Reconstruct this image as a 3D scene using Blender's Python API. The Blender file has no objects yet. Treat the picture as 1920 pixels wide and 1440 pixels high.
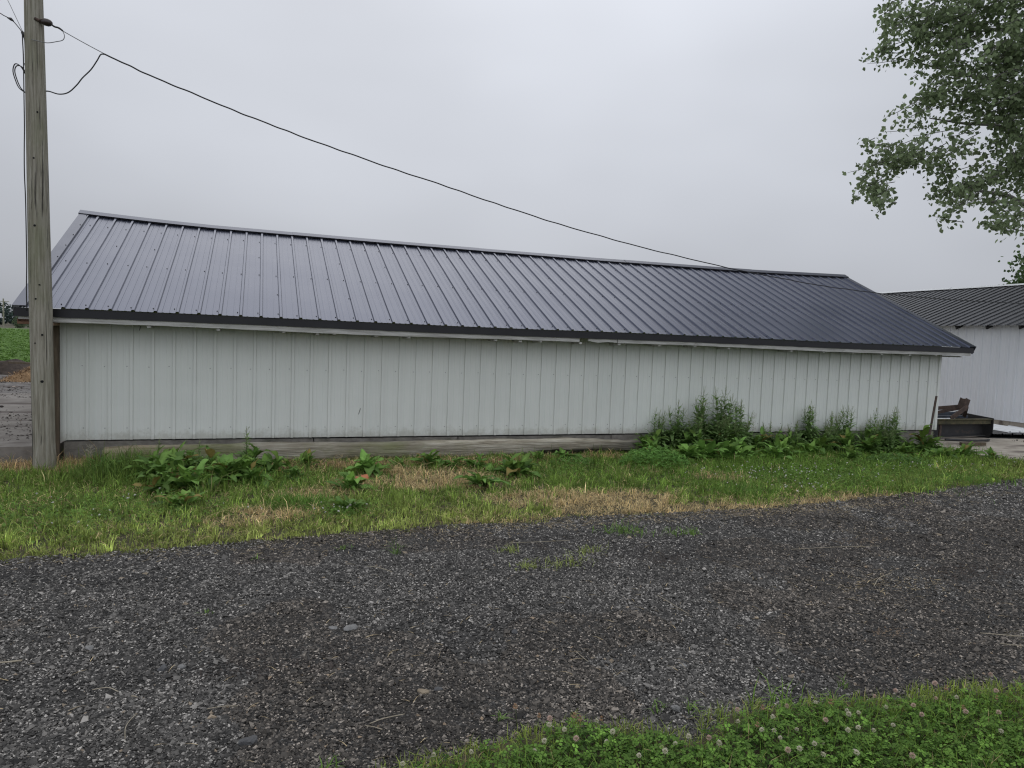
import bpy, math, random
import numpy as np
from mathutils import Matrix, Vector

random.seed(7)
rng = np.random.default_rng(11)
scene = bpy.context.scene
COL = scene.collection
R = math.radians

# ------------------------------------------------------------------ helpers
def fract(a):
    return a - np.floor(a)

def vnoise(x, y, s=1.0, seed=0.0):
    """smooth value noise, 0..1"""
    x = np.asarray(x, float) / s + seed * 17.31 + 1000.0
    y = np.asarray(y, float) / s + seed * 9.17 + 1000.0
    xi, yi = np.floor(x), np.floor(y)
    fx, fy = x - xi, y - yi
    fx = fx * fx * (3 - 2 * fx); fy = fy * fy * (3 - 2 * fy)
    def h(a, b):
        return fract(np.sin(a * 127.1 + b * 311.7) * 43758.5453)
    return (h(xi, yi) * (1 - fx) + h(xi + 1, yi) * fx) * (1 - fy) + (h(xi, yi + 1) * (1 - fx) + h(xi + 1, yi + 1) * fx) * fy

def fbm(x, y, s=1.0, seed=0.0, o=3):
    t, a, n = 0, 1.0, 0
    for k in range(o):
        t = t + a * vnoise(x, y, s / 2 ** k, seed + k * 1.7); n += a; a *= .5
    return t / n

def sstep(a, b, x):
    t = np.clip((np.asarray(x, float) - a) / (b - a), 0, 1)
    return t * t * (3 - 2 * t)

def ground_z(x, y):
    """terrain: level, falling 10 cm towards the right end of the shed"""
    return -0.10 * sstep(8.5, 13.5, x)

def tag(o, label=None, cat=None, group=None, kind=None):
    if label: o['label'] = label
    if cat: o['category'] = cat
    if group: o['group'] = group
    if kind: o['kind'] = kind
    return o

def thing(name, label, cat, loc=(0, 0, 0), group=None):
    o = bpy.data.objects.new(name, None); COL.objects.link(o)
    o.empty_display_size = .1
    o.location = loc
    bpy.context.view_layer.update()
    return tag(o, label, cat, group)

def arr_mesh(name, verts, loops, sizes, cols=None, smooth=False):
    me = bpy.data.meshes.new(name)
    verts = np.ascontiguousarray(verts, dtype=np.float32).reshape(-1, 3)
    loops = np.ascontiguousarray(loops, dtype=np.int32).ravel()
    sizes = np.ascontiguousarray(sizes, dtype=np.int32).ravel()
    me.vertices.add(len(verts)); me.vertices.foreach_set('co', verts.ravel())
    me.loops.add(len(loops)); me.loops.foreach_set('vertex_index', loops)
    starts = np.zeros(len(sizes), np.int32); starts[1:] = np.cumsum(sizes)[:-1]
    me.polygons.add(len(sizes)); me.polygons.foreach_set('loop_start', starts)
    me.polygons.foreach_set('use_smooth', np.full(len(sizes), smooth, dtype=bool))
    me.update(calc_edges=True)
    if cols is not None:
        c = np.ones((len(verts), 4), np.float32); c[:, :3] = np.asarray(cols, np.float32).reshape(-1, 3)
        at = me.color_attributes.new('Col', 'FLOAT_COLOR', 'POINT')
        at.data.foreach_set('color', c.ravel())
    return me

def link(name, me, mats, parent=None):
    o = bpy.data.objects.new(name, me); COL.objects.link(o)
    if not isinstance(mats, (list, tuple)): mats = [mats]
    for m in mats: me.materials.append(m)
    if parent is not None:
        o.parent = parent
        o.matrix_parent_inverse = parent.matrix_world.inverted()
    return o

class MB:
    """collects polygons for ONE mesh"""
    def __init__(self): self.v = []; self.f = []; self.m = []
    def poly(self, pts, mi=0):
        b = len(self.v); self.v += [tuple(p) for p in pts]
        self.f.append(tuple(range(b, b + len(pts)))); self.m.append(mi)
    def box(self, x0, x1, y0, y1, z0, z1, mi=0):
        b = len(self.v)
        self.v += [(x0, y0, z0), (x1, y0, z0), (x1, y1, z0), (x0, y1, z0), (x0, y0, z1), (x1, y0, z1), (x1, y1, z1), (x0, y1, z1)]
        for q in ((3, 2, 1, 0), (4, 5, 6, 7), (0, 1, 5, 4), (1, 2, 6, 5), (2, 3, 7, 6), (3, 0, 4, 7)):
            self.f.append(tuple(b + i for i in q)); self.m.append(mi)
        return self
    def bar(self, a, c, w, h, up=(0, 0, 1), mi=0):
        a, c = Vector(a), Vector(c); d = (c - a).normalized()
        s = d.cross(Vector(up))
        if s.length < 1e-4: s = d.cross(Vector((1, 0, 0)))
        s.normalize(); u = s.cross(d); b = len(self.v)
        for p in (a, c):
            for i, j in ((-1, -1), (1, -1), (1, 1), (-1, 1)):
                self.v.append(tuple(p + s * (i * w / 2) + u * (j * h / 2)))
        for q in ((3, 2, 1, 0), (4, 5, 6, 7), (0, 1, 5, 4), (1, 2, 6, 5), (2, 3, 7, 6), (3, 0, 4, 7)):
            self.f.append(tuple(b + i for i in q)); self.m.append(mi)
        return self
    def tube(self, pts, r, n=8, mi=0, cap=True):
        pts = [Vector(p) for p in pts]
        if not isinstance(r, (list, tuple)): r = [r] * len(pts)
        b = len(self.v); prev = None
        for i, p in enumerate(pts):
            d = (pts[min(i + 1, len(pts) - 1)] - pts[max(i - 1, 0)])
            d = d.normalized() if d.length > 1e-9 else Vector((0, 0, 1))
            if prev is None:
                s = d.cross(Vector((0, 0, 1)))
                if s.length < .05: s = d.cross(Vector((1, 0, 0)))
            else:
                s = prev - d * prev.dot(d)
            s.normalize(); prev = s; t = d.cross(s)
            for k in range(n):
                a = 2 * math.pi * k / n
                self.v.append(tuple(p + (s * math.cos(a) + t * math.sin(a)) * r[i]))
        for i in range(len(pts) - 1):
            for k in range(n):
                self.f.append((b + i * n + k, b + i * n + (k + 1) % n, b + (i + 1) * n + (k + 1) % n, b + (i + 1) * n + k)); self.m.append(mi)
        if cap:
            self.f.append(tuple(b + k for k in range(n - 1, -1, -1))); self.m.append(mi)
            e = b + (len(pts) - 1) * n
            self.f.append(tuple(e + k for k in range(n))); self.m.append(mi)
        return self
    def build(self, name, mats, parent=None, smooth=False, bevel=0):
        me = bpy.data.meshes.new(name)
        me.from_pydata(self.v, [], self.f); me.update()
        me.polygons.foreach_set('material_index', self.m)
        if smooth: me.polygons.foreach_set('use_smooth', [True] * len(self.f))
        o = link(name, me, mats, parent)
        if bevel:
            b = o.modifiers.new('Bevel', 'BEVEL'); b.width = bevel; b.segments = 2; b.limit_method = 'ANGLE'
        return o

def dup(root, loc, rz=0, label=None, group=None, scale=1.0):
    r = root.copy(); COL.objects.link(r); r.location = loc; r.rotation_euler = (0, 0, rz); r.scale = (scale,) * 3
    if label: r['label'] = label
    if group: r['group'] = group
    for ch in list(root.children):
        c = ch.copy(); COL.objects.link(c); c.parent = r
        for gch in ch.children:
            d = gch.copy(); COL.objects.link(d); d.parent = c
    return r

def catmull(pts, n=8):
    P = [Vector(p) for p in pts]; P = [P[0] * 2 - P[1]] + P + [P[-1] * 2 - P[-2]]
    out = []
    for i in range(1, len(P) - 2):
        for k in range(n):
            t = k / n
            a, b, c, d = P[i - 1], P[i], P[i + 1], P[i + 2]
            out.append(.5 * ((2 * b) + (c - a) * t + (2 * a - 5 * b + 4 * c - d) * t * t + (3 * b - a - 3 * c + d) * t ** 3))
    out.append(P[-2]); return out

# ------------------------------------------------------------------ materials
def M(name, ramp, scale=5, stretch=(1, 1, 1), detail=6, rough=.8, rough2=None, metallic=0, spec=.5, bump=0, bscale=None, bstretch=None,
      dist=.02, attr=False, grime=None, translucent=0, coat=0, bdetail=6):
    """noise-ramped principled material. grime = (colour, scale, stretch, low, high, amount)"""
    m = bpy.data.materials.new(name); m.use_nodes = True
    N, L = m.node_tree.nodes, m.node_tree.links
    N.clear()
    out = N.new('ShaderNodeOutputMaterial'); b = N.new('ShaderNodeBsdfPrincipled')
    tc = N.new('ShaderNodeTexCoord')
    def noise(sc, st, det):
        mp = N.new('ShaderNodeMapping'); mp.inputs['Scale'].default_value = st
        L.new(tc.outputs['Object'], mp.inputs['Vector'])
        n = N.new('ShaderNodeTexNoise'); n.inputs['Scale'].default_value = sc; n.inputs['Detail'].default_value = det
        n.inputs['Roughness'].default_value = .65
        L.new(mp.outputs[0], n.inputs['Vector']); return n
    n1 = noise(scale, stretch, detail)
    cr = N.new('ShaderNodeValToRGB'); e = cr.color_ramp.elements
    while len(e) < len(ramp): e.new(.5)
    for i, (p, c) in enumerate(ramp):
        e[i].position = p; e[i].color = (*c, 1)
    L.new(n1.outputs['Fac'], cr.inputs['Fac']); col = cr.outputs['Color']
    if attr:
        a = N.new('ShaderNodeAttribute'); a.attribute_name = 'Col'
        mx = N.new('ShaderNodeMix'); mx.data_type = 'RGBA'; mx.blend_type = 'MULTIPLY'; mx.inputs[0].default_value = 1
        L.new(col, mx.inputs[6]); L.new(a.outputs['Color'], mx.inputs[7]); col = mx.outputs[2]
    for gset in (grime or []):
        gc, gs, gst, lo, hi, am = gset
        ng = noise(gs, gst, 5)
        mr = N.new('ShaderNodeMapRange'); mr.interpolation_type = 'SMOOTHSTEP'
        mr.inputs['From Min'].default_value = lo; mr.inputs['From Max'].default_value = hi; mr.inputs['To Max'].default_value = am
        L.new(ng.outputs['Fac'], mr.inputs['Value'])
        mx = N.new('ShaderNodeMix'); mx.data_type = 'RGBA'
        L.new(mr.outputs[0], mx.inputs[0]); L.new(col, mx.inputs[6]); mx.inputs[7].default_value = (*gc, 1); col = mx.outputs[2]
    L.new(col, b.inputs['Base Color'])
    b.inputs['Metallic'].default_value = metallic; b.inputs['Specular IOR Level'].default_value = spec
    b.inputs['Coat Weight'].default_value = coat
    if rough2 is not None:
        mr = N.new('ShaderNodeMapRange'); mr.inputs['From Min'].default_value = .3; mr.inputs['From Max'].default_value = .7
        mr.inputs['To Min'].default_value = rough; mr.inputs['To Max'].default_value = rough2
        L.new(n1.outputs['Fac'], mr.inputs['Value']); L.new(mr.outputs[0], b.inputs['Roughness'])
    else: b.inputs['Roughness'].default_value = rough
    if bump:
        nb = noise(bscale or scale, bstretch or stretch, bdetail)
        bp = N.new('ShaderNodeBump'); bp.inputs['Strength'].default_value = bump; bp.inputs['Distance'].default_value = dist
        L.new(nb.outputs['Fac'], bp.inputs['Height']); L.new(bp.outputs[0], b.inputs['Normal'])
    if translucent:
        t = N.new('ShaderNodeBsdfTranslucent'); L.new(col, t.inputs['Color'])
        ms = N.new('ShaderNodeMixShader'); ms.inputs[0].default_value = translucent
        L.new(b.outputs[0], ms.inputs[1]); L.new(t.outputs[0], ms.inputs[2]); L.new(ms.outputs[0], out.inputs['Surface'])
    else: L.new(b.outputs[0], out.inputs['Surface'])
    return m

W1 = [(0, (1, 1, 1)), (1, (1, 1, 1))]
def wv(a, b): return [(.3, (a,) * 3), (.7, (b,) * 3)]

m_soil = M('soil', [(.3, (.035, .035, .016)), (.7, (.085, .07, .035))], 9, rough=.95, bump=.6, bscale=40)
m_farsoil = M('farm_ground', [(.3, (.07, .10, .03)), (.7, (.12, .13, .05))], .6, rough=.95, bump=.4, bscale=6)
def gravel_mat():
    m = bpy.data.materials.new('gravel_base'); m.use_nodes = True; N, L = m.node_tree.nodes, m.node_tree.links
    b = N['Principled BSDF']; b.inputs['Roughness'].default_value = .85; b.inputs['Specular IOR Level'].default_value = .3
    tc = N.new('ShaderNodeTexCoord'); v = N.new('ShaderNodeTexVoronoi'); v.inputs['Scale'].default_value = 125; L.new(tc.outputs['Object'], v.inputs['Vector'])
    sp = N.new('ShaderNodeSeparateColor'); L.new(v.outputs['Color'], sp.inputs[0])
    cr = N.new('ShaderNodeValToRGB'); e = cr.color_ramp.elements; cr.color_ramp.interpolation = 'CONSTANT'
    while len(e) < 6: e.new(.5)
    for k, (p, c) in enumerate(((0, .013), (.3, .028), (.55, .047), (.78, .075), (.91, .13), (.965, .26))): e[k].position = p; e[k].color = (c * 1.05, c, c * .93, 1)
    L.new(sp.outputs[0], cr.inputs['Fac'])
    n = N.new('ShaderNodeTexNoise'); n.inputs['Scale'].default_value = 1.6; n.inputs['Detail'].default_value = 5; L.new(tc.outputs['Object'], n.inputs['Vector'])
    mr = N.new('ShaderNodeMapRange'); mr.inputs['From Min'].default_value = .5; mr.inputs['From Max'].default_value = .7; mr.inputs['To Max'].default_value = .55; L.new(n.outputs['Fac'], mr.inputs['Value'])
    mx = N.new('ShaderNodeMix'); mx.data_type = 'RGBA'; L.new(mr.outputs[0], mx.inputs[0]); L.new(cr.outputs[0], mx.inputs[6]); mx.inputs[7].default_value = (.036, .031, .027, 1)
    L.new(mx.outputs[2], b.inputs['Base Color'])
    bp = N.new('ShaderNodeBump'); bp.inputs['Strength'].default_value = 1; bp.inputs['Distance'].default_value = .010; bp.invert = True
    L.new(v.outputs['Distance'], bp.inputs['Height']); L.new(bp.outputs[0], b.inputs['Normal'])
    return m
m_gravel = gravel_mat()
m_pebble = M('crushed_asphalt', wv(.8, 1.2), 60, rough=.72, attr=True, spec=.4)
m_roof = M('charcoal_steel', [(.35, (.080, .090, .128)), (.65, (.100, .110, .150))], .8, (1, 1, 1), rough=.24, rough2=.33, metallic=.75, bump=.12, bscale=2.2, dist=.02, bdetail=1,
           grime=[((.17, .175, .20), 3, (7, .35, .35), .58, .82, .35)])
m_roof2 = M('black_steel', [(.35, (.018, .020, .025)), (.65, (.034, .037, .044))], .9, rough=.28, rough2=.38, metallic=.7, bump=.15, bscale=2, dist=.02, bdetail=1)
m_black = M('black_trim_steel', [(.3, (.008, .008, .010)), (.7, (.016, .016, .019))], 3, rough=.42, spec=.4)
m_cap = M('charcoal_cap_steel', [(.3, (.062, .070, .098)), (.7, (.085, .093, .124))], 2, rough=.32, metallic=.75, bump=.1, bscale=3, bdetail=1)
m_screw_d = M('dark_screw', wv(.012, .02), 30, rough=.5)
m_screw_l = M('zinc_screw', [(.3, (.20, .20, .20)), (.7, (.32, .32, .32))], 30, rough=.5, metallic=.3)
m_wall = M('white_steel', [(.3, (.605, .622, .582)), (.7, (.66, .677, .637))], 1.1, rough=.42, rough2=.52, spec=.4, bump=.15, bscale=2.5, dist=.02, bdetail=1,
           grime=[((.60, .63, .60), 2.2, (3, 3, .35), .50, .80, .5), ((.36, .36, .31), 9, (2, 2, .6), .66, .82, .30), ((.25, .24, .20), 26, (1, 1, .8), .74, .80, .45)])
def mud_splash(m):
    N, L = m.node_tree.nodes, m.node_tree.links; b = N['Principled BSDF']; src = b.inputs['Base Color'].links[0].from_socket
    tc = N.new('ShaderNodeTexCoord'); sp = N.new('ShaderNodeSeparateXYZ'); L.new(tc.outputs['Object'], sp.inputs[0])
    n = N.new('ShaderNodeTexNoise'); n.inputs['Scale'].default_value = 6; n.inputs['Detail'].default_value = 8; n.inputs['Roughness'].default_value = .75; L.new(tc.outputs['Object'], n.inputs['Vector'])
    a = N.new('ShaderNodeMath'); a.operation = 'MULTIPLY_ADD'; a.inputs[1].default_value = -.42; L.new(n.outputs['Fac'], a.inputs[0]); L.new(sp.outputs['Z'], a.inputs[2])
    r = N.new('ShaderNodeMapRange'); r.interpolation_type = 'SMOOTHSTEP'; r.inputs['From Min'].default_value = .03; r.inputs['From Max'].default_value = .17; r.inputs['To Min'].default_value = .5; r.inputs['To Max'].default_value = 0
    L.new(a.outputs[0], r.inputs['Value']); mx = N.new('ShaderNodeMix'); mx.data_type = 'RGBA'; L.new(r.outputs[0], mx.inputs[0]); L.new(src, mx.inputs[6]); mx.inputs[7].default_value = (.30, .29, .23, 1)
    L.new(mx.outputs[2], b.inputs['Base Color'])
mud_splash(m_wall)
m_wall2 = M('white_steel_blue', [(.3, (.70, .715, .735)), (.7, (.76, .775, .795))], .8, rough=.45, spec=.4, grime=[((.60, .62, .64), 1.6, (3, 3, .4), .52, .8, .5)])
m_scratch = M('scratch_mark', wv(.05, .12), 60, rough=.8)
m_conc = M('foundation_concrete', [(.25, (.085, .078, .066)), (.5, (.17, .157, .135)), (.75, (.25, .235, .205))], 7, (1, 1, 1.6), rough=.95, bump=.5, bscale=25, dist=.015,
           grime=[((.05, .055, .03), 3, (1, 1, 2), .5, .7, .6)])
m_slab = M('yard_concrete', [(.25, (.235, .205, .165)), (.5, (.335, .298, .245)), (.75, (.43, .39, .325))], 3.5, rough=.95, bump=.35, bscale=30, dist=.01,
           grime=[((.07, .05, .04), .7, (.5, 2.6, 1), .54, .64, .85), ((.16, .13, .11), 5, (1, 1, 1), .55, .75, .6)])
m_yard = M('dirty_yard_concrete', [(.25, (.115, .10, .085)), (.5, (.18, .162, .142)), (.75, (.25, .23, .205))], 3.5, rough=.95, bump=.35, bscale=30, dist=.01,
           grime=[((.05, .035, .028), .7, (.5, 2.6, 1), .50, .62, .9), ((.11, .09, .075), 5, (1, 1, 1), .55, .75, .6)])
m_pole = M('pole_wood', [(.22, (.07, .062, .048)), (.42, (.225, .205, .16)), (.6, (.345, .325, .27)), (.8, (.48, .46, .40))], 16, (3.2, 3.2, .14), detail=10, rough=.95, bump=.8, bscale=11, bstretch=(4, 4, .18), dist=.02,
           grime=[((.17, .18, .10), 1.7, (1, 1, .5), .42, .66, .6), ((.02, .018, .015), 9, (4, 4, .09), .60, .66, .9)])
m_board = M('weathered_board', [(.25, (.20, .195, .18)), (.5, (.38, .375, .35)), (.75, (.56, .55, .53))], 7, (.35, 4, 6), rough=.9, bump=.5, bscale=12, bstretch=(.3, 4, 6), dist=.01,
            grime=[((.10, .09, .075), 5, (.5, 1, 1), .6, .75, .7)])
m_tail = M('rafter_wood', [(.3, (.34, .33, .31)), (.7, (.60, .59, .57))], 12, rough=.9)
m_post = M('brown_post_wood', [(.25, (.045, .034, .022)), (.55, (.10, .076, .050)), (.8, (.16, .125, .088))], 9, (4, 4, .4), rough=.9, bump=.4)
m_endgrain = M('end_grain_wood', [(.3, (.30, .19, .13)), (.7, (.46, .31, .23))], 25, rough=.9)
m_timber = M('mossy_timber', [(.2, (.075, .065, .048)), (.42, (.25, .22, .165)), (.6, (.38, .35, .28)), (.8, (.55, .53, .48))], 6, (.35, 3, 4.5), detail=8, rough=.95, bump=.9, bscale=8, bstretch=(.3, 4, 6), dist=.03, attr=True,
             grime=[((.15, .17, .05), 1.5, (.6, 1, 1), .50, .70, .62), ((.014, .012, .010), 5, (.16, 3, 7), .64, .70, .85)])
m_grass = M('grass_blade', wv(.85, 1.15), 25, rough=.7, attr=True, spec=.2, translucent=.22)
m_weed = M('weed_leaf', wv(.8, 1.2), 18, rough=.65, attr=True, spec=.22, translucent=.32, bump=.25, bscale=45, dist=.004)
m_stem = M('weed_stem', [(.3, (.09, .13, .04)), (.7, (.16, .18, .07))], 20, rough=.7)
m_seed = M('weed_seed', wv(.8, 1.2), 40, rough=.8, attr=True, translucent=.3)
m_tree = M('tree_leaf', wv(.75, 1.25), 2.0, rough=.6, attr=True, spec=.25, translucent=.4)
m_bark = M('tree_bark', [(.3, (.06, .055, .048)), (.7, (.19, .18, .165))], 5, (2, 2, .5), rough=.95, bump=.9, bscale=8, dist=.05)
m_cable = M('black_cable', wv(.010, .02), 20, rough=.55)
m_wire = M('grey_wire', wv(.14, .22), 20, rough=.45, metallic=.4)
m_insul = M('brown_porcelain', [(.3, (.025, .018, .016)), (.7, (.045, .032, .028))], 12, rough=.3)
m_rust = M('rusty_steel', [(.25, (.022, .016, .013)), (.5, (.060, .040, .031)), (.75, (.11, .070, .050))], 14, rough=.85, bump=.4, bscale=40, dist=.005)
m_oldpaint = M('old_yellow_paint', [(.3, (.018, .016, .012)), (.5, (.060, .055, .024)), (.75, (.12, .085, .05))], 10, rough=.8, bump=.3)
m_darksteel = M('dark_steel', [(.3, (.010, .010, .011)), (.7, (.026, .025, .026))], 8, rough=.6, grime=[((.07, .045, .03), 6, (1, 1, 1), .55, .7, .7)])
m_bluesteel = M('blue_grey_steel', [(.3, (.020, .024, .030)), (.7, (.07, .085, .11))], 9, rough=.5, metallic=.3)
m_palesheet = M('pale_sheet_steel', [(.3, (.55, .57, .58)), (.7, (.70, .71, .72))], 3, rough=.4)
m_straw = M('straw', wv(.8, 1.2), 20, rough=.9, attr=True)
m_dirt = M('dark_dirt', [(.3, (.028, .020, .015)), (.7, (.075, .055, .042))], 8, rough=.95, bump=.9, bscale=20, dist=.04)
m_tanpatch = M('tan_dirt', [(.3, (.09, .068, .048)), (.7, (.17, .13, .095))], 18, rough=.95, bump=.6, bscale=70, dist=.01)
m_stone = M('pale_stone', [(.3, (.12, .12, .115)), (.7, (.25, .245, .235))], 25, rough=.9, bump=.5, bscale=60, dist=.006)
m_dkstone = M('dark_stone', [(.3, (.05, .05, .052)), (.7, (.11, .11, .11))], 25, rough=.85, bump=.5, bscale=60, dist=.006)
m_tanstone = M('tan_stone', [(.3, (.18, .145, .10)), (.7, (.30, .245, .175))], 25, rough=.9, bump=.4, bscale=60, dist=.006)
m_field = M('soybean_rows', [(.3, (.045, .085, .018)), (.5, (.085, .15, .030)), (.7, (.14, .22, .05))], 1.2, (1, .6, 1), rough=.8, bump=.8, bscale=3, dist=.2)
m_petal = M('clover_petal', wv(.85, 1.1), 60, rough=.7, attr=True, translucent=.2)
m_orange = M('dry_orange_leaf', [(.3, (.30, .09, .035)), (.7, (.48, .17, .07))], 30, rough=.7)

# ------------------------------------------------------------------ world, sun, camera
SUN_EL, SUN_AZ = R(52), R(8)      # azimuth measured from +y towards +x
w = bpy.data.worlds.new('World'); scene.world = w; w.use_nodes = True
N, L = w.node_tree.nodes, w.node_tree.links
bg = N['Background']
sky = N.new('ShaderNodeTexSky'); sky.sky_type = 'NISHITA'; sky.sun_disc = False
sky.sun_elevation = SUN_EL; sky.sun_rotation = SUN_AZ; sky.dust_density = 4
hs = N.new('ShaderNodeHueSaturation'); hs.inputs['Saturation'].default_value = .35; hs.inputs['Value'].default_value = 1.0
L.new(sky.outputs[0], hs.inputs['Color'])
geo = N.new('ShaderNodeTexCoord')
nrm = N.new('ShaderNodeVectorMath'); nrm.operation = 'NORMALIZE'; L.new(geo.outputs['Generated'], nrm.inputs[0])
sep = N.new('ShaderNodeSeparateXYZ'); L.new(nrm.outputs[0], sep.inputs[0])
def math_node(op, a, b=None, clamp=False):
    n = N.new('ShaderNodeMath'); n.operation = op; n.use_clamp = clamp
    for i, v in enumerate((a, b)):
        if v is None: continue
        if isinstance(v, (int, float)): n.inputs[i].default_value = v
        else: L.new(v, n.inputs[i])
    return n.outputs[0]
zc = math_node('MAXIMUM', sep.outputs['Z'], 0.0)
over = math_node('ADD', math_node('MULTIPLY', zc, 5.9), 3.75)       # overcast: zenith about three times the horizon
# a brighter cloud area ahead, a duller one towards the edges
dt = N.new('ShaderNodeVectorMath'); dt.operation = 'DOT_PRODUCT'; L.new(nrm.outputs[0], dt.inputs[0])
pk = Vector((.47, .83, .28)).normalized(); dt.inputs[1].default_value = pk
peak = math_node('MAXIMUM', math_node('SUBTRACT', dt.outputs['Value'], .62), 0.0)
over = math_node('ADD', over, math_node('MULTIPLY', peak, 2.4))
mp = N.new('ShaderNodeMapping'); mp.inputs['Scale'].default_value = (1, 1, 2.2); L.new(nrm.outputs[0], mp.inputs['Vector'])
cn = N.new('ShaderNodeTexNoise'); cn.inputs['Scale'].default_value = 1.5; cn.inputs['Detail'].default_value = 3; cn.inputs['Roughness'].default_value = .5
L.new(mp.outputs[0], cn.inputs['Vector'])
over = math_node('MULTIPLY', over, math_node('ADD', math_node('MULTIPLY', cn.outputs['Fac'], .62), .69))
# sky brightness added behind the viewer to lift light on the front wall
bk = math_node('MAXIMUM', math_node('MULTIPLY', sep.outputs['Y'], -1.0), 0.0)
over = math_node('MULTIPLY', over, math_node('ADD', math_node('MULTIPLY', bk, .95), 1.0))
# dark sky patch added out of view up right, to dim the roof's reflections
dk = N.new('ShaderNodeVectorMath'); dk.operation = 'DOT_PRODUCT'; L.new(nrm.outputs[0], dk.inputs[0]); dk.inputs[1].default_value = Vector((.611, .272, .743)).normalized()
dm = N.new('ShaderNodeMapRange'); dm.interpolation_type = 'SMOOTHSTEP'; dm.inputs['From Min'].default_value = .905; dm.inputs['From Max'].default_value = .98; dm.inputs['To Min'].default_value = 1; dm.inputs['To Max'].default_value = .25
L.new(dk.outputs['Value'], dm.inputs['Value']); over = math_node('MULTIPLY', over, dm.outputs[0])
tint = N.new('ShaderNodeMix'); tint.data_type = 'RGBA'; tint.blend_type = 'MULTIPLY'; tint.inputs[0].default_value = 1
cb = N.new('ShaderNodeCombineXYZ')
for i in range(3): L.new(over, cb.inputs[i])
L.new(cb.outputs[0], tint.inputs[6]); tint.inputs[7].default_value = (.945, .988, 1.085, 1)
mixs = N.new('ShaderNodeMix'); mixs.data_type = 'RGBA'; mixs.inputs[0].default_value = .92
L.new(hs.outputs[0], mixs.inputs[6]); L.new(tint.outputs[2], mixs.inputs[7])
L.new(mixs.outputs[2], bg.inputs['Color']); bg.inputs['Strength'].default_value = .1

sd = bpy.data.lights.new('sun', 'SUN'); sd.energy = .5; sd.angle = R(55); sd.color = (1, .97, .92)
so = bpy.data.objects.new('sun', sd); COL.objects.link(so)
sv = Vector((math.sin(SUN_AZ) * math.cos(SUN_EL), math.cos(SUN_AZ) * math.cos(SUN_EL), math.sin(SUN_EL)))
so.rotation_euler = sv.to_track_quat('Z', 'Y').to_euler(); so.location = sv * 60

cam = bpy.data.cameras.new('camera'); co = bpy.data.objects.new('camera', cam); COL.objects.link(co)
CAM = Vector((2.0477, -9.3432, 1.6))
yaw, pit, rol = R(19.877), R(-3.597), R(2.105)
fw = Vector((math.sin(yaw) * math.cos(pit), math.cos(yaw) * math.cos(pit), math.sin(pit)))
rt = Vector((math.cos(yaw), -math.sin(yaw), 0)); up = rt.cross(fw)
r2 = rt * math.cos(rol) + up * math.sin(rol); u2 = -rt * math.sin(rol) + up * math.cos(rol)
mw = Matrix(((r2.x, u2.x, -fw.x, CAM.x), (r2.y, u2.y, -fw.y, CAM.y), (r2.z, u2.z, -fw.z, CAM.z), (0, 0, 0, 1)))
co.matrix_world = mw
cam.sensor_width = 36; cam.lens = 1313.3 / 1920 * 36; cam.clip_start = .05; cam.clip_end = 6000
scene.camera = co
scene.view_settings.view_transform = 'Standard'; scene.view_settings.look = 'None'
scene.view_settings.exposure = 0; scene.view_settings.gamma = 1
scene.render.engine = 'CYCLES'
try:
    scene.cycles.use_denoising = True; scene.cycles.denoiser = 'OPENIMAGEDENOISE'
    scene.cycles.denoising_input_passes = 'RGB_ALBEDO_NORMAL'; scene.cycles.denoising_prefilter = 'NONE'   # keeps the fine grain of gravel and grass
    scene.cycles.filter_width = 1.2
    scene.cycles.use_adaptive_sampling = False
    scene.cycles.max_bounces = 6; scene.cycles.transparent_max_bounces = 6
except Exception: pass

def in_view(x, y, margin=12):
    """keeps dense scatter to the part of the ground the photograph looks at (plus a margin)"""
    a = np.degrees(np.arctan2(x - CAM.x, y - CAM.y)) - 19.877
    return np.abs(a) < 37 + margin

# ------------------------------------------------------------------ ground sheets (setting)
def sheet(name, xs, ys, zf, mat, smooth=True):
    X, Y = np.meshgrid(xs, ys); Z = zf(X, Y)
    nx, ny = len(xs), len(ys)
    v = np.stack([X, Y, Z], -1).reshape(-1, 3)
    i = (np.arange(ny - 1)[:, None] * nx + np.arange(nx - 1)[None, :]).ravel()
    f = np.stack([i, i + 1, i + nx + 1, i + nx], -1)
    o = link(name, arr_mesh(name, v, f, np.full(len(f), 4), smooth=smooth), mat)
    o['kind'] = 'structure'
    return o

gx = np.concatenate([-np.geomspace(3000, 30, 14), np.arange(-28, 34, .5), np.geomspace(36, 3000, 14)])
gy = np.concatenate([-np.geomspace(3000, 20, 12), np.arange(-18, 17, .5), np.geomspace(18, 3000, 16)])
sheet('ground', gx, gy, lambda X, Y: ground_z(X, Y) - .012 + np.where((np.abs(X) < 30) & (np.abs(Y) < 20), (fbm(X, Y, 1.3, 3) - .5) * .02, 0), m_soil)

# far edge of the gravel (curving) as a function of x
EX = np.array([-40, -20, -8, -3, .43, 1.06, 2.04, 2.94, 4.15, 5.16, 6.1, 6.92, 8.04, 9.58, 12.2, 14.5, 20, 40])
EY = np.array([-7.5, -5.6, -4.6, -4.15, -3.88, -3.84, -3.73, -3.70, -3.66, -3.65, -3.70, -3.70, -3.60, -3.31, -2.62, -2.2, -1.9, -1.8])
def road_edge(x):
    return np.interp(x, EX, EY) + (fbm(x, x * 0 + 3, .5, 5) - .5) * .16
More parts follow.
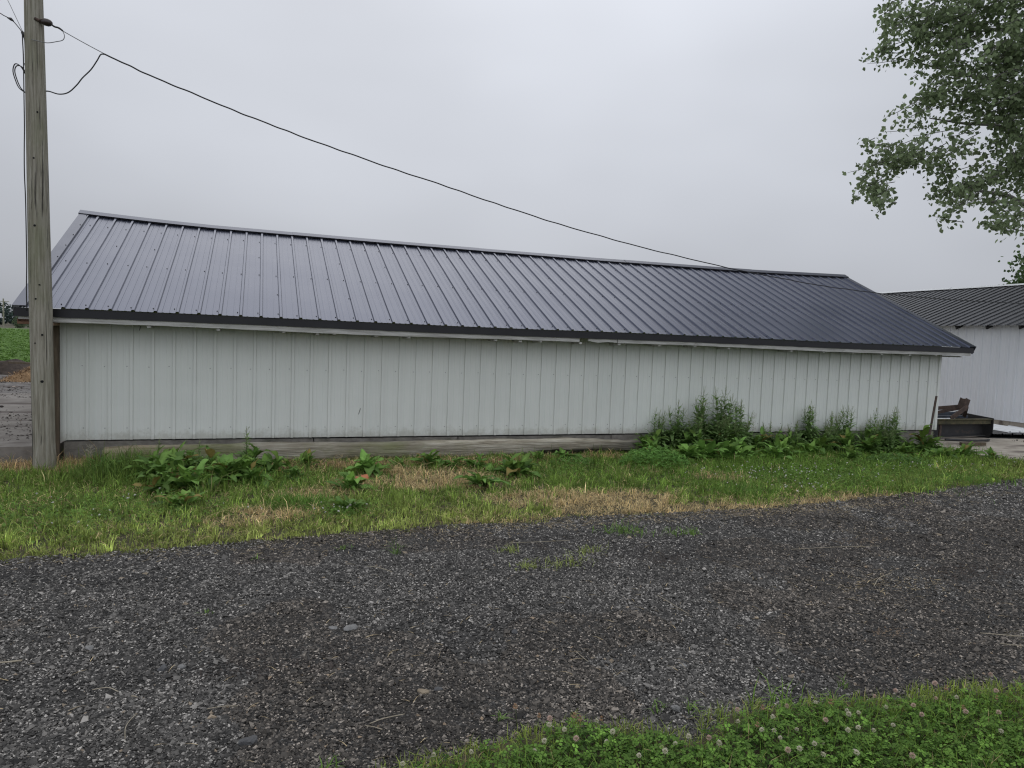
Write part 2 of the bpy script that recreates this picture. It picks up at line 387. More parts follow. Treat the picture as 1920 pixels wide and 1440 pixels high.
# near edge: where the clover verge in front begins
FX = np.array([1.6, 2.2, 2.5, 2.89, 3.32, 3.51, 3.70, 3.88, 4.15, 4.48, 4.86, 5.25, 5.57, 7, 10, 16, 30])
FY = np.array([-7.6, -7.02, -6.92, -6.86, -6.80, -6.93, -7.05, -6.93, -6.92, -6.95, -7.06, -7.06, -7.12, -7.3, -7.5, -7.6, -7.6])
def front_edge(x):
    y = np.interp(x, FX, FY) + (fbm(x, x * 0 + 9, .25, 8) - .5) * .08
    return np.where(x < 1.6, -12.0, y)

def road_z(X, Y):
    return ground_z(X, Y) + .004 + (fbm(X, Y, 1.6, 2) - .5) * .035 + (fbm(X, Y, .35, 4) - .5) * .016 + (fbm(X, Y, .11, 6, 2) - .5) * .013
def road_sheet():
    xs = np.concatenate([np.arange(-40, -9, 1.0), np.arange(-9, 17, .1), np.arange(17, 41, 1.0)])
    t = np.linspace(0, 1, 90)
    X = np.repeat(xs[None, :], len(t), 0)
    Y = -14 + (road_edge(xs)[None, :] + 14) * t[:, None]
    Z = road_z(X, Y); Z[-1] -= .03
    nx = len(xs); v = np.stack([X, Y, Z], -1).reshape(-1, 3)
    i = (np.arange(len(t) - 1)[:, None] * nx + np.arange(nx - 1)[None, :]).ravel()
    f = np.stack([i, i + 1, i + nx + 1, i + nx], -1)
    o = link('gravel_road', arr_mesh('gravel_road', v, f, np.full(len(f), 4), smooth=True), m_gravel); o['kind'] = 'structure'
road_sheet()

def flat_poly(name, pts, z, mat, depth=0.0):
    mb = MB(); mb.poly([(x, y, z) for x, y in pts])
    if depth:
        n = len(pts)
        for i in range(n):
            a, b = pts[i], pts[(i + 1) % n]
            mb.poly([(a[0], a[1], z - depth), (b[0], b[1], z - depth), (b[0], b[1], z), (a[0], a[1], z)])
    o = mb.build(name, mat); o['kind'] = 'structure'; return o

# raised concrete yard left of the shed, gravel yard behind it, bean field beyond
flat_poly('concrete_yard', [(-14, .07), (-.18, .07), (-.18, 7.2), (-14, 7.0)], .17, m_yard, .3)
sheet('gravel_yard', np.arange(-16, 14.01, .5), np.arange(7.3, 17.6, .5), lambda X, Y: .14 + (fbm(X, Y, 1.2, 6) - .5) * .10, M('grey_yard', [(.3, (.07, .062, .055)), (.7, (.21, .195, .18))], 6, rough=.95, bump=.7, bscale=30, grime=[((.05, .035, .028), .9, (1, 2, 1), .5, .62, .8)]))
sheet('crop_field', np.concatenate([np.linspace(-420, -60, 12), np.arange(-55, 61, 3.0), np.linspace(70, 420, 10)]), np.arange(16.5, 190, 3.0), lambda X, Y: .05 + (fbm(X, Y, 9, 6) - .5) * .12, m_field)
# concrete pad by the right end of the shed
flat_poly('concrete_pad', [(13.80, -1.25), (14.3, -1.47), (15.6, -1.62), (19.6, -1.80), (19.6, 12), (13.85, 12)], -.088, m_slab, .12)

# ------------------------------------------------------------------ steel sheet profiles
PER = .2286
def profile(x0, x1, phase, hmaj, hmin, wb, wt):
    """x,h points of an agricultural rib panel between x0 and x1"""
    pts = []
    k0 = int(math.floor((x0 - phase) / PER)) - 1; k1 = int(math.ceil((x1 - phase) / PER)) + 1
    for k in range(k0, k1 + 1):
        c = phase + k * PER
        pts += [(c - wb / 2, 0), (c - wt / 2, hmaj), (c + wt / 2, hmaj), (c + wb / 2, 0)]
        for o in (.076, .1526):
            pts += [(c + o - .013, 0), (c + o - .006, hmin), (c + o + .006, hmin), (c + o + .013, 0)]
    pts = [(x, h) for x, h in pts if x0 < x < x1]
    return [(x0, 0)] + pts + [(x1, 0)]

def ribbed(mb, prof, org, along, up_dir, nrm_dir, length, rows=10, wob=.0015):
    """extrudes a profile: 'along' = rib spacing direction, 'up_dir' = rib direction"""
    o, a, u, n = Vector(org), Vector(along), Vector(up_dir), Vector(nrm_dir)
    b = len(mb.v); m = len(prof)
    for j in range(rows + 1):
        t = length * j / rows
        for (x, h) in prof:
            wv_ = wob * math.sin(x * 2.1 + j * 1.3) + wob * .7 * math.sin(x * 5.3 - j * .8)
            mb.v.append(tuple(o + a * x + u * t + n * (h + wv_)))
    for j in range(rows):
        for i in range(m - 1):
            mb.f.append((b + j * m + i, b + j * m + i + 1, b + (j + 1) * m + i + 1, b + (j + 1) * m + i)); mb.m.append(0)

def screw(mb, p, n, r=.0075, h=.006, mi=1):
    p, n = Vector(p), Vector(n)
    s = n.cross(Vector((1, 0, .01))).normalized(); t = n.cross(s)
    b = len(mb.v)
    for k in range(6):
        a = k * math.pi / 3
        q = p + (s * math.cos(a) + t * math.sin(a)) * r
        mb.v.append(tuple(q)); mb.v.append(tuple(q + n * h - (q - p) * .25))
    for k in range(6):
        mb.f.append((b + 2 * k, b + 2 * ((k + 1) % 6), b + 2 * ((k + 1) % 6) + 1, b + 2 * k + 1)); mb.m.append(mi)
    mb.f.append(tuple(b + 2 * k + 1 for k in range(6))); mb.m.append(mi)

# ------------------------------------------------------------------ the long shed
XR0, XR1 = -.475, 14.067           # roof ends
XW0, XW1 = -.099, 13.678           # wall ends
EAVE = Vector((0, -.342, 1.766)); RIDGE = Vector((0, 2.764, 3.248))
SL = (RIDGE - EAVE); SLEN = SL.length; SU = SL / SLEN; SN = Vector((0, -SU.z, SU.y))
BACK = 5.87
shed = thing('shed', 'long low white steel shed with a charcoal ribbed metal roof', 'shed', (6.8, 2.7, 0))

mb = MB()
ribbed(mb, profile(XR0 + .06, XR1 - .06, 0, .019, .003, .044, .026), EAVE - SU * .012, (1, 0, 0), SU, SN, SLEN - .02, rows=12, wob=.0012)
r_ = random.Random(3)
for n in range(-1, 62):
    x = n * PER - .036
    for fr, keep in ((.028, 1), (.215, .28), (.42, 1), (.63, .22), (.845, 1)):
        if r_.random() < keep:
            screw(mb, EAVE + Vector((x + r_.uniform(-.006, .006), 0, 0)) + SU * (SLEN * fr + r_.uniform(-.015, .015)) + SN * .002, SN)
            if r_.random() < .06: screw(mb, EAVE + Vector((x + .028, 0, 0)) + SU * (SLEN * fr + r_.uniform(.02, .05)) + SN * .002, SN)
mb.build('roof_panel', [m_roof, m_screw_d], shed)
SUb, SNb = Vector((0, SU.y, -SU.z)), Vector((0, SU.z, SU.y))
mb = MB(); ribbed(mb, profile(XR0 + .06, XR1 - .06, 0, .019, .003, .044, .026), RIDGE, (1, 0, 0), SUb, SNb, SLEN, rows=6)
mb.build('roof_panel', m_roof, shed)
# ridge cap: two flaps with a hemmed edge, in lapped lengths
mb = MB()
xs = [XR0 - .012, 2.6, 5.7, 8.7, 11.6, XR1 + .012]
for i in range(5):
    a, b = xs[i] - (0.08 if i else 0), xs[i + 1]
    lift = .034 + (.003 if i % 2 else 0)
    top = RIDGE + Vector((0, 0, lift + .010))
    e1 = RIDGE - SU * .115 + SN * lift; e2 = RIDGE + SUb * .165 + SNb * lift
    h = e1 - SN * .026
    for u in range(10):
        a_, b_ = a + (b - a) * u / 10, a + (b - a) * (u + 1) / 10
        for p, q, mi in ((e1, top, 0), (top, e2, 0), (h, e1, 1)):
            mb.poly([(a_, p.y, p.z), (b_, p.y, p.z), (b_, q.y, q.z), (a_, q.y, q.z)], mi)
mb.build('ridge_cap', [m_cap, m_black], shed)
# eave trim
def board(x0, x1, z0, z1, y0, y1, sag, seed, ragged=0):
    mb = MB(); n = max(3, int((x1 - x0) / .12)); rr = random.Random(seed); b = 0
    for i in range(n + 1):
        x = x0 + (x1 - x0) * i / n
        dz = sag * math.sin(i / n * 9.0) + rr.uniform(-.002, .002) + (rr.uniform(-ragged, ragged) if ragged else 0)
        for (yy, zz) in ((y0, z0 + dz), (y1, z0 + dz), (y1, z1), (y0, z1)): mb.v.append((x, yy, zz))
    for i in range(n):
        for k in range(4):
            mb.f.append((i * 4 + k, i * 4 + (k + 1) % 4, (i + 1) * 4 + (k + 1) % 4, (i + 1) * 4 + k)); mb.m.append(0)
    mb.f.append((3, 2, 1, 0)); mb.m.append(0); e = n * 4; mb.f.append((e, e + 1, e + 2, e + 3)); mb.m.append(0)
    return mb
board(XR0 + .01, XR1 - .01, 1.662, 1.755, -.338, -.328, .002, 9).build('eave_trim', m_black, shed)
# rake trims: top flange over the sheet plus a dropped face
for x0, x1, xf in ((XR0, XR0 + .125, XR0), (XR1 - .125, XR1, XR1)):
    mb = MB()
    for A, U, NN, ln in ((EAVE - SU * .02, SU, SN, SLEN + .01), (RIDGE, SUb, SNb, SLEN)):
        p, q = A + NN * .024, A + U * ln + NN * .024
        mb.poly([(x0, p.y, p.z), (x1, p.y, p.z), (x1, q.y, q.z), (x0, q.y, q.z)])
        for yy in ((x0, x1)):
            pass
        d = NN * .15
        s0, s1 = (xf, xf + .006) if xf < 5 else (xf - .006, xf)
        b = len(mb.v)
        for P in (p, q):
            for sx in (s0, s1):
                for k in (0.001, 1): mb.v.append((sx, P.y - d.y * k, P.z - d.z * k))
        for fq in ((0, 1, 3, 2), (4, 6, 7, 5), (0, 4, 5, 1), (2, 3, 7, 6), (0, 2, 6, 4), (1, 5, 7, 3)):
            mb.f.append(tuple(b + i for i in fq)); mb.m.append(0)
        xi = x1 if xf < 5 else x0                 # inner hem
        p2, q2 = p - NN * .022, q - NN * .022
        mb.poly([(xi, p.y, p.z), (xi, q.y, q.z), (xi, q2.y, q2.z), (xi, p2.y, p2.z)])
    for fr in np.linspace(.06, .95, 8):
        screw(mb, EAVE + Vector((x1 - .02 if xf < 5 else x0 + .02, 0, 0)) + SU * (SLEN * fr) + SN * .025, SN)
    mb.build('rake_trim', [m_cap, m_screw_d], shed)

# weathered board under the eave, in two lengths with a broken scrap between
board(-.43, 6.30, 1.604, 1.70, -.325, -.290, .005, 1).build('eave_board', m_board, shed)
board(6.44, 6.90, 1.614, 1.69, -.322, -.296, .002, 2, .010).build('eave_board', m_board, shed)['label'] = 'short splintered scrap of eave board at the break'
board(6.91, 14.0, 1.608, 1.70, -.325, -.290, .004, 3).build('eave_board', m_board, shed)
mb = MB(); mb.bar((-.44, -.30, 1.605), (-.12, -.30, 1.60), .05, .055); mb.build('rafter_tail', M('rusty_brown_wood', [(.3, (.10, .055, .035)), (.7, (.22, .12, .07))], 12, rough=.9), shed)
tails = [.84, 1.58, 2.32, 2.72, 2.93, 3.45, 3.87, 5.06, 5.42, 5.72, 6.33, 6.95, 7.62, 8.24, 8.85, 10.05, 10.7, 11.33, 11.95, 12.58, 13.2, 13.8]
for x in tails:
    mb = MB(); jz = random.uniform(-.006, .006)
    mb.box(x - .019, x + .019, -.300, -.012 if x < 13.6 else .4, 1.584 + jz, 1.606 + jz * .5)
    mb.build('rafter_tail', m_tail, shed)

# the old roof is not quite straight: a slow wave along ridge and eave
for o in shed.children:
    vs = o.data.vertices; buf = np.zeros(len(vs) * 3, np.float32); vs.foreach_get('co', buf); buf = buf.reshape(-1, 3)
    sag_ = np.interp(buf[:, 0], [-.475, -.12, .6, 1.37, 2.0, 4.83, 7.95, 11.64, 14.07], [0, .020, .050, .068, .068, .074, .085, .050, 0])
    t_ = np.clip((buf[:, 1] + .342) / 3.106, 0, 1); t_ = np.where(buf[:, 1] > 2.764, np.clip(2 - (buf[:, 1] + .342) / 3.106, 0, 1), t_)
    buf[:, 2] += .005 * np.sin(buf[:, 0] * .9 + .8) - sag_ * t_
    vs.foreach_set('co', buf.ravel()); o.data.update()

# front wall steel, with its screws
WB = .248
def wall_front():
    mb = MB()
    prof = profile(XW0, XW1, .5692 + .05, .018, .003, .038, .030)
    ribbed(mb, prof, (0, 0, WB), (1, 0, 0), (0, 0, 1), (0, -1, 0), 1.60, rows=8, wob=.001)
    n = int((XW1 - .57) / PER)
    for k in range(-2, n + 1):
        x = .5692 + k * PER
        for z in (.382, 1.121):
            screw(mb, (x + r_.uniform(-.008, .008), -.001, z + r_.uniform(-.008, .008)), (0, -1, 0), r=.0062)
        if r_.random() < .12: screw(mb, (x + r_.uniform(-.01, .01), -.001, .33), (0, -1, 0), r=.006)
    mb.bar((3.285, -.004, .545), (3.31, -.004, .625), .004, .006, mi=2)
    mb.bar((.70, -.006, 1.55), (.715, -.006, 1.60), .006, .006, mi=2)
    mb.build('wall', [m_wall, m_screw_l, m_scratch], shed)
wall_front()
# wall corner trims, end walls and back wall
mb = MB(); mb.box(XW0 - .012, XW0 + .03, -.016, .02, WB - .004, 1.62); mb.build('corner_trim', m_wall, shed)
mb = MB(); mb.box(XW1 - .03, XW1 + .012, -.016, .05, WB - .004, 1.62); mb.build('corner_trim', m_wall, shed)
for x, s in ((XW0 + .004, -1), (XW1 - .004, 1)):
    mb = MB()
    pr = profile(.025, BACK - .36, .1, .012, .0025, .05, .024)
    off = 0
    for i in range(len(pr) - 1):
        (ya, ha), (yb, hb) = pr[i], pr[i + 1]
        def top(y): return 1.90 + (y if y < 2.764 else 5.528 - y) * .4772 - .03
        q = [(x + s * ha, ya, WB), (x + s * hb, yb, WB), (x + s * hb, yb, top(yb)), (x + s * ha, ya, top(ya))]
        mb.poly(q if s > 0 else q[::-1])
    mb.build('end_wall', m_wall, shed)
mb = MB(); ribbed(mb, profile(XW0, XW1, 0, .012, .0025, .05, .024), (0, BACK - .36, WB), (1, 0, 0), (0, 0, 1), (0, 1, 0), 1.58, rows=2)
mb.build('back_wall', m_wall, shed)
mb = MB(); mb.box(-.172, -.112, -.060, -.005, .02, 1.572); mb.build('corner_post', m_post, shed, bevel=.004)
mb = MB(); mb.box(-.180, -.108, -.330, .0, 1.574, 1.654); mb.build('beam_end', m_endgrain, shed, bevel=.003)
# foundation in cast lengths with dark joints
mb = MB()
jx = [-.09, 2.72, 4.66, 7.05, 9.4, 11.6, 13.66]
for a, b in zip(jx[:-1], jx[1:]): mb.box(a + .006, b - .006, .012, .16, -.3, WB - .018 + random.uniform(-.004, .002))
mb.box(-.085, 13.65, .03, BACK - .38, -.3, .18)
mb.build('foundation', m_conc, shed, bevel=.006)

# ------------------------------------------------------------------ second shed, at right angles
X2, E2Y0, E2Y1 = 19.5, .6, 14.0
shed2 = thing('shed', 'white steel shed with a black ribbed roof, set crosswise behind the long shed', 'shed', (23, 7, 0))
PA2 = math.atan2(3.76 - 2.40, 3.5 + .25)
e2 = Vector((X2 - .25, 0, 2.40)); u2_ = Vector((math.cos(PA2), 0, math.sin(PA2))); n2_ = Vector((-math.sin(PA2), 0, math.cos(PA2)))
L2 = (3.75) / math.cos(PA2)
mb = MB(); ribbed(mb, profile(E2Y0 - .3, E2Y1 + .3, .05, .019, .003, .05, .02), e2, (0, 1, 0), u2_, n2_, L2, rows=8)
for k in range(60):
    y = E2Y0 + k * PER
    for fr in (.04, .35, .66, .93):
        screw(mb, Vector((0, y + .05, 0)) + e2 + u2_ * (L2 * fr) + n2_ * .002, n2_, mi=1)
mb.build('roof_panel', [m_roof2, m_screw_l], shed2)
rb = e2 + u2_ * L2; ub = Vector((math.cos(PA2), 0, -math.sin(PA2))); nb_ = Vector((math.sin(PA2), 0, math.cos(PA2)))
mb = MB(); ribbed(mb, profile(E2Y0 - .3, E2Y1 + .3, .05, .019, .003, .05, .02), rb, (0, 1, 0), ub, nb_, L2, rows=3); mb.build('roof_panel', m_roof2, shed2)
mb = MB()
for i in range(6):
    ya, yb = E2Y0 - .3 + i * 2.33, E2Y0 - .3 + (i + 1) * 2.33 - .01
    l = .026 + .004 * (i % 2); t_ = rb + Vector((0, 0, l + .012)); a_ = rb - u2_ * .14 + n2_ * l; b_ = rb + ub * .14 + nb_ * l
    for p, q in ((a_, t_), (t_, b_)): mb.poly([(p.x, ya, p.z), (p.x, yb, p.z), (q.x, yb, q.z), (q.x, ya, q.z)])
mb.build('ridge_cap', m_palesheet, shed2)
mb = MB(); ribbed(mb, profile(E2Y0, E2Y1, .12, .018, .003, .038, .030), (X2, 0, .045), (0, 1, 0), (0, 0, 1), (-1, 0, 0), 2.42, rows=6, wob=.001)
mb.build('wall', m_wall2, shed2)
for y in (E2Y0 + .004, E2Y1 - .004):
    mb = MB(); mb.poly([(X2 + .005, y, .045), (X2 + 7.0, y, .045), (X2 + 7.0, y, 2.44), (X2 + 3.5, y, 3.72), (X2 + .005, y, 2.44)]); mb.build('end_wall', m_wall2, shed2)
mb = MB(); mb.box(X2 + 6.99, X2 + 7.03, E2Y0 + .01, E2Y1 - .01, .045, 2.42); mb.build('back_wall', m_wall2, shed2)
mb = MB(); mb.box(X2 + .012, X2 + 6.97, E2Y0 + .012, E2Y1 - .012, -.3, .05); mb.build('foundation', m_slab, shed2)
for k in range(17):
    y = E2Y0 + .25 + k * .82
    mb = MB(); a = e2 + u2_ * .02 - n2_ * .055; b = e2 + u2_ * .36 - n2_ * .055
    mb.bar((a.x, y, a.z), (b.x, y, b.z), .04, .10); mb.build('rafter_tail', m_darksteel, shed2)

# ------------------------------------------------------------------ timber lying along the foundation
def timber():
    nx, ns = 260, 22
    xs = np.linspace(.36, 7.42, nx)
    V, C = [], []
    for i, x in enumerate(xs):
        tail = float(sstep(6.3, 7.35, x)); head = float(sstep(.75, .36, x))
        z0 = -.01 + .055 * float(sstep(5.2, 6.2, x)) * (1 - .5 * tail)
        h = .205 - z0 - .05 * tail - .03 * head; d = .185
        for k in range(ns):
            a = 2 * math.pi * k / ns
            ca, sa = math.cos(a), math.sin(a)
            e = 2 / 4.5
            px = abs(ca) ** e * (1 if ca > 0 else -1) * d / 2; pz = abs(sa) ** e * (1 if sa > 0 else -1) * h / 2
            nz = (float(fbm(x, k * .11, .5, 2)) - .5) * .03 + (float(vnoise(x * 1.0, k * 2.0, .22, 5)) - .5) * .018
            rot = .030 * tail * (float(vnoise(x, k, .12, 7)) - .3)
            s = 1 + (nz + rot) / .1
            V.append((x, -.165 + px * s, z0 + h / 2 + pz * s + (float(vnoise(x, 0, 1.5, 6)) - .5) * .012))
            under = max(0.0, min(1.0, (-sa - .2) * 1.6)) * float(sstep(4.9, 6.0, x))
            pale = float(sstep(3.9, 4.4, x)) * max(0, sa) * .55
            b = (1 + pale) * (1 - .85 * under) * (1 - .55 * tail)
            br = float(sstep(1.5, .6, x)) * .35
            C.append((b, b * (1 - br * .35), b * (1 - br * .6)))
    F = []
    for i in range(nx - 1):
        for k in range(ns):
            F.append((i * ns + k, (i + 1) * ns + k, (i + 1) * ns + (k + 1) % ns, i * ns + (k + 1) % ns))
    loops = [j for f in F for j in f]; sizes = [4] * len(F)
    loops += list(range(ns)); sizes.append(ns)
    loops += [(nx - 1) * ns + k for k in range(ns - 1, -1, -1)]; sizes.append(ns)
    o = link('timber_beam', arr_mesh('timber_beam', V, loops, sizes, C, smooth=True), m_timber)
    tag(o, 'long weathered mossy timber lying along the foundation of the long shed', 'timber')
timber()

# ------------------------------------------------------------------ utility pole with its fittings
pole = thing('utility_pole', 'weathered wooden utility pole standing at the left end of the long shed', 'utility pole', (-.15, -.49, 0))
def pole_c(z): return Vector((-.15 - .0153 * z, -.49, z))
def make_pole():
    nz, ns = 150, 72; V = []; F = []
    for i in range(nz):
        z = -.4 + 7.4 * i / (nz - 1); c = pole_c(z)
        r = float(np.interp(z, [-.4, 0, .3, 1.7, 3.3, 4.9, 7], [.108, .108, .104, .106, .096, .084, .074]))
        for k in range(ns):
            a = 2 * math.pi * k / ns
            rr = r * (1 + (float(vnoise(k * .5, z * .35, 1.0, 3)) - .5) * .055 + (float(vnoise(k * .17, z, .6, 4)) - .5) * .03 + (float(vnoise(k * 1.0, z * .22, 1.0, 9)) - .5) * .03)
            for k0, za, zb in ((52, -.4, 2.3), (58, 1.2, 4.9), (49, 2.4, 6.0), (55, 3.6, 7.0), (60, -.4, 1.3), (46, .6, 3.0)):
                kk = k - k0 - 1.2 * math.sin(z * 1.3 + k0)
                if za < z < zb and abs(kk) < .8: rr *= .93
            if z < .4: rr *= 1 + (float(vnoise(k * .5, z, .12, 6)) - .55) * .16
            V.append((c.x + math.cos(a) * rr, c.y + math.sin(a) * rr, z))
    for i in range(nz - 1):
        for k in range(ns):
            F.append((i * ns + k, i * ns + (k + 1) % ns, (i + 1) * ns + (k + 1) % ns, (i + 1) * ns + k))
    loops = [j for f in F for j in f] + [(nz - 1) * ns + k for k in range(ns)]
    link('shaft', arr_mesh('shaft', V, loops, [4] * len(F) + [ns], smooth=True), m_pole, pole)
make_pole()
m_hole = M('knot_hole', wv(.006, .012), 20, rough=1)
for (ang, z, s) in ((-72, 1.47, .012), (-78, .97, .018), (-110, 1.38, .008), (-98, 2.62, .014), (-100, 1.85, .012), (-70, 3.8, .010), (-95, 3.32, .012), (-80, 2.0, .010)):
    a = R(ang); c = pole_c(z); r = float(np.interp(z, [0, 1.7, 3.3, 4.9], [.104, .107, .097, .085]))
    d = Vector((math.cos(a), math.sin(a), 0)); p = c + d * (r - .006)
    mb = MB(); mb.tube([p, p + d * .010], [s, s * .75], 10); mb.build('knot', m_hole, pole)
# spool insulator on its bracket
ins = MB(); c0 = Vector((-.15, -.56, 4.735)); dx = Vector((.93, -.20, -.12)).normalized()
ins.tube([c0, c0 + dx * .03, c0 + dx * .045, c0 + dx * .075, c0 + dx * .10, c0 + dx * .115], [.018, .028, .036, .038, .030, .016], 12)
ins.build('insulator', m_insul, pole, smooth=True)
mb = MB(); mb.tube([Vector((-.20, -.57, 4.75)), c0], .016, 8); mb.build('bracket', m_rust, pole)
# down-lead along the left edge with its splices
pl = []
for z in np.linspace(4.62, 1.72, 24):
    c = pole_c(z); r = float(np.interp(z, [0, 1.7, 3.3, 4.9], [.106, .108, .099, .086]))
    a = R(190 + 5 * math.sin(z * 3.1) + 3 * math.sin(z * 7))
    pl.append(c + Vector((math.cos(a), math.sin(a), 0)) * (r + .010 + .008 * max(0, math.sin(z * 4.3))))
mb = MB(); mb.tube(catmull(pl, 3), .0055, 6)
mb.build('downlead_cable', m_cable, pole, smooth=True)
mb = MB(); mb.tube(catmull([(-.345, -.42, 4.64), (-.315, -.45, 4.56), (-.305, -.47, 4.46), (-.30, -.48, 4.36), (-.285, -.50, 4.24), (-.29, -.5, 4.14)], 6), [.011] * 31, 8)
mb.tube([(-.345, -.42, 4.64), (-.325, -.44, 4.59)], .016, 8); mb.tube([(-.295, -.5, 4.30), (-.285, -.5, 4.25)], .017, 8)
mb.build('splice', m_cable, pole, smooth=True)
for off in (0, .016):
    lp = [(-.29, -.50, 4.17), (-.325 - off, -.50, 4.255 + off * .4), (-.375 - off, -.50, 4.265 + off), (-.395 - off, -.50, 4.21), (-.375 - off, -.5, 4.12), (-.34 - off, -.5, 4.04), (-.285, -.5, 3.99)]
    mb = MB(); mb.tube(catmull(lp, 6), .0055, 6); mb.build('cable_loop', m_cable, pole, smooth=True)

# overhead cable: pole -> above the shed roof -> second shed
cab = [(.43, -.52, 4.51), (.96, -.45, 4.35), (1.74, -.35, 4.15), (2.46, -.26, 3.985), (3.38, -.15, 3.80), (4.4, -.02, 3.62), (5.37, .10, 3.44), (6.62, .26, 3.245), (8.13, .45, 3.065), (9.85, .67, 2.91), (11.69, .90, 2.80), (13.17, 1.09, 2.765), (14.99, 1.32, 2.765), (17.85, 1.68, 2.83), (21.0, 2.07, 2.98)]
cable = thing('overhead_cable', 'black twisted cable sagging from the utility pole across the long shed roof', 'cable', (.4, -.5, 4.5))
pts = catmull(cab, 24)
wob = [p + Vector((0, math.sin(i * .9) * .004, math.cos(i * .55) * .0025 + math.sin(i * .23) * .002)) for i, p in enumerate(pts)]
mb = MB(); mb.tube(wob, .0080, 6); mb.build('service_line', m_cable, cable, smooth=True)
mb = MB(); mb.tube(catmull([(-.05, -.585, 4.715), (.06, -.57, 4.665), (.25, -.545, 4.585), (.43, -.52, 4.515)], 6), .0042, 6)
mb.build('support_wire', m_wire, cable, smooth=True)
mb = MB(); mb.tube(catmull([(-.05, -.585, 4.715), (-.02, -.58, 4.695), (.02, -.575, 4.69), (.055, -.57, 4.668)], 5), .009, 6); mb.build('wire_wrap', m_cable, cable, smooth=True)
lp = [(.43, -.52, 4.51), (.395, -.52, 4.50), (.36, -.52, 4.43), (.30, -.51, 4.33), (.22, -.50, 4.235), (.165, -.50, 4.15), (.085, -.49, 4.065), (0, -.49, 4.035), (-.09, -.49, 4.05), (-.14, -.47, 4.05)]
mb = MB(); mb.tube(catmull(lp, 8), .0065, 6); mb.build('slack_loop', m_cable, cable, smooth=True)
lp = [(.055, -.57, 4.665), (.07, -.57, 4.62), (.055, -.57, 4.575), (.0, -.58, 4.545), (-.08, -.59, 4.515), (-.16, -.60, 4.515), (-.22, -.59, 4.525)]
mb = MB(); mb.tube(catmull(lp, 8), .004, 6); mb.build('bond_wire', m_wire, cable, smooth=True)
# incoming wires at the upper left
inc = [(-.34, -.42, 4.63), (-.40, -.35, 4.71), (-.47, -.28, 4.79), (-.56, -.22, 4.85), (-.75, -.1, 4.93), (-1.6, .5, 5.15), (-4.5, 2.5, 5.7), (-9, 5.6, 6.6)]
cw = thing('incoming_wire', 'dark wire with a taped splice reaching the pole from the left edge', 'wire', (-.34, -.42, 4.63))
mb = MB(); mb.tube(catmull(inc, 8), .0048, 6); mb.build('wire', m_cable, cw, smooth=True)
mb = MB(); mb.tube([(-.53, -.24, 4.83), (-.49, -.27, 4.81), (-.46, -.29, 4.785)], [.006, .016, .006], 8); mb.build('splice', m_cable, cw, smooth=True)
inc2 = [(-.34, -.42, 4.64), (-.40, -.36, 4.76), (-.46, -.30, 4.88), (-.52, -.25, 5.0), (-.7, 0, 5.3), (-2.0, 1.2, 6.2), (-9, 7, 8.2)]
mb = MB(); mb.tube(catmull(inc2, 8), .003, 6); o = mb.build('incoming_wire', m_wire, None, smooth=True)
tag(o, 'thin pale grey wire rising steeply to the top left of the pole', 'wire')

# ------------------------------------------------------------------ pebbles on the road
OCT = np.array([(1, 0, 0), (-1, 0, 0), (0, 1, 0), (0, -1, 0), (0, 0, 1), (0, 0, -1)], float)
OF = np.array([(0, 2, 4), (2, 1, 4), (1, 3, 4), (3, 0, 4), (2, 0, 5), (1, 2, 5), (3, 1, 5), (0, 3, 5)])
def pebbles(x, y, z, s, col, flat=.62):
    n = len(x)
    V = np.repeat(OCT[None], n, 0) * (1 + rng.uniform(-.38, .38, (n, 6, 1))) + rng.uniform(-.28, .28, (n, 6, 3))
    V *= np.stack([s * rng.uniform(.8, 1.35, n), s * rng.uniform(.65, 1.1, n), s * flat * rng.uniform(.6, 1.2, n)], -1)[:, None, :]
    a = rng.uniform(0, 2 * np.pi, n); t = rng.normal(0, .35, n)
    ct, st = np.cos(t)[:, None], np.sin(t)[:, None]
    X, Z = V[..., 0] * ct - V[..., 2] * st, V[..., 0] * st + V[..., 2] * ct
    ca, sa = np.cos(a)[:, None], np.sin(a)[:, None]
    V = np.stack([X * ca - V[..., 1] * sa, X * sa + V[..., 1] * ca, Z], -1) + np.stack([x, y, z], -1)[:, None, :]
    F = (np.arange(n)[:, None, None] * 6 + OF[None]).reshape(-1, 3)
    return V.reshape(-1, 3), F, np.repeat(col, 6, 0)

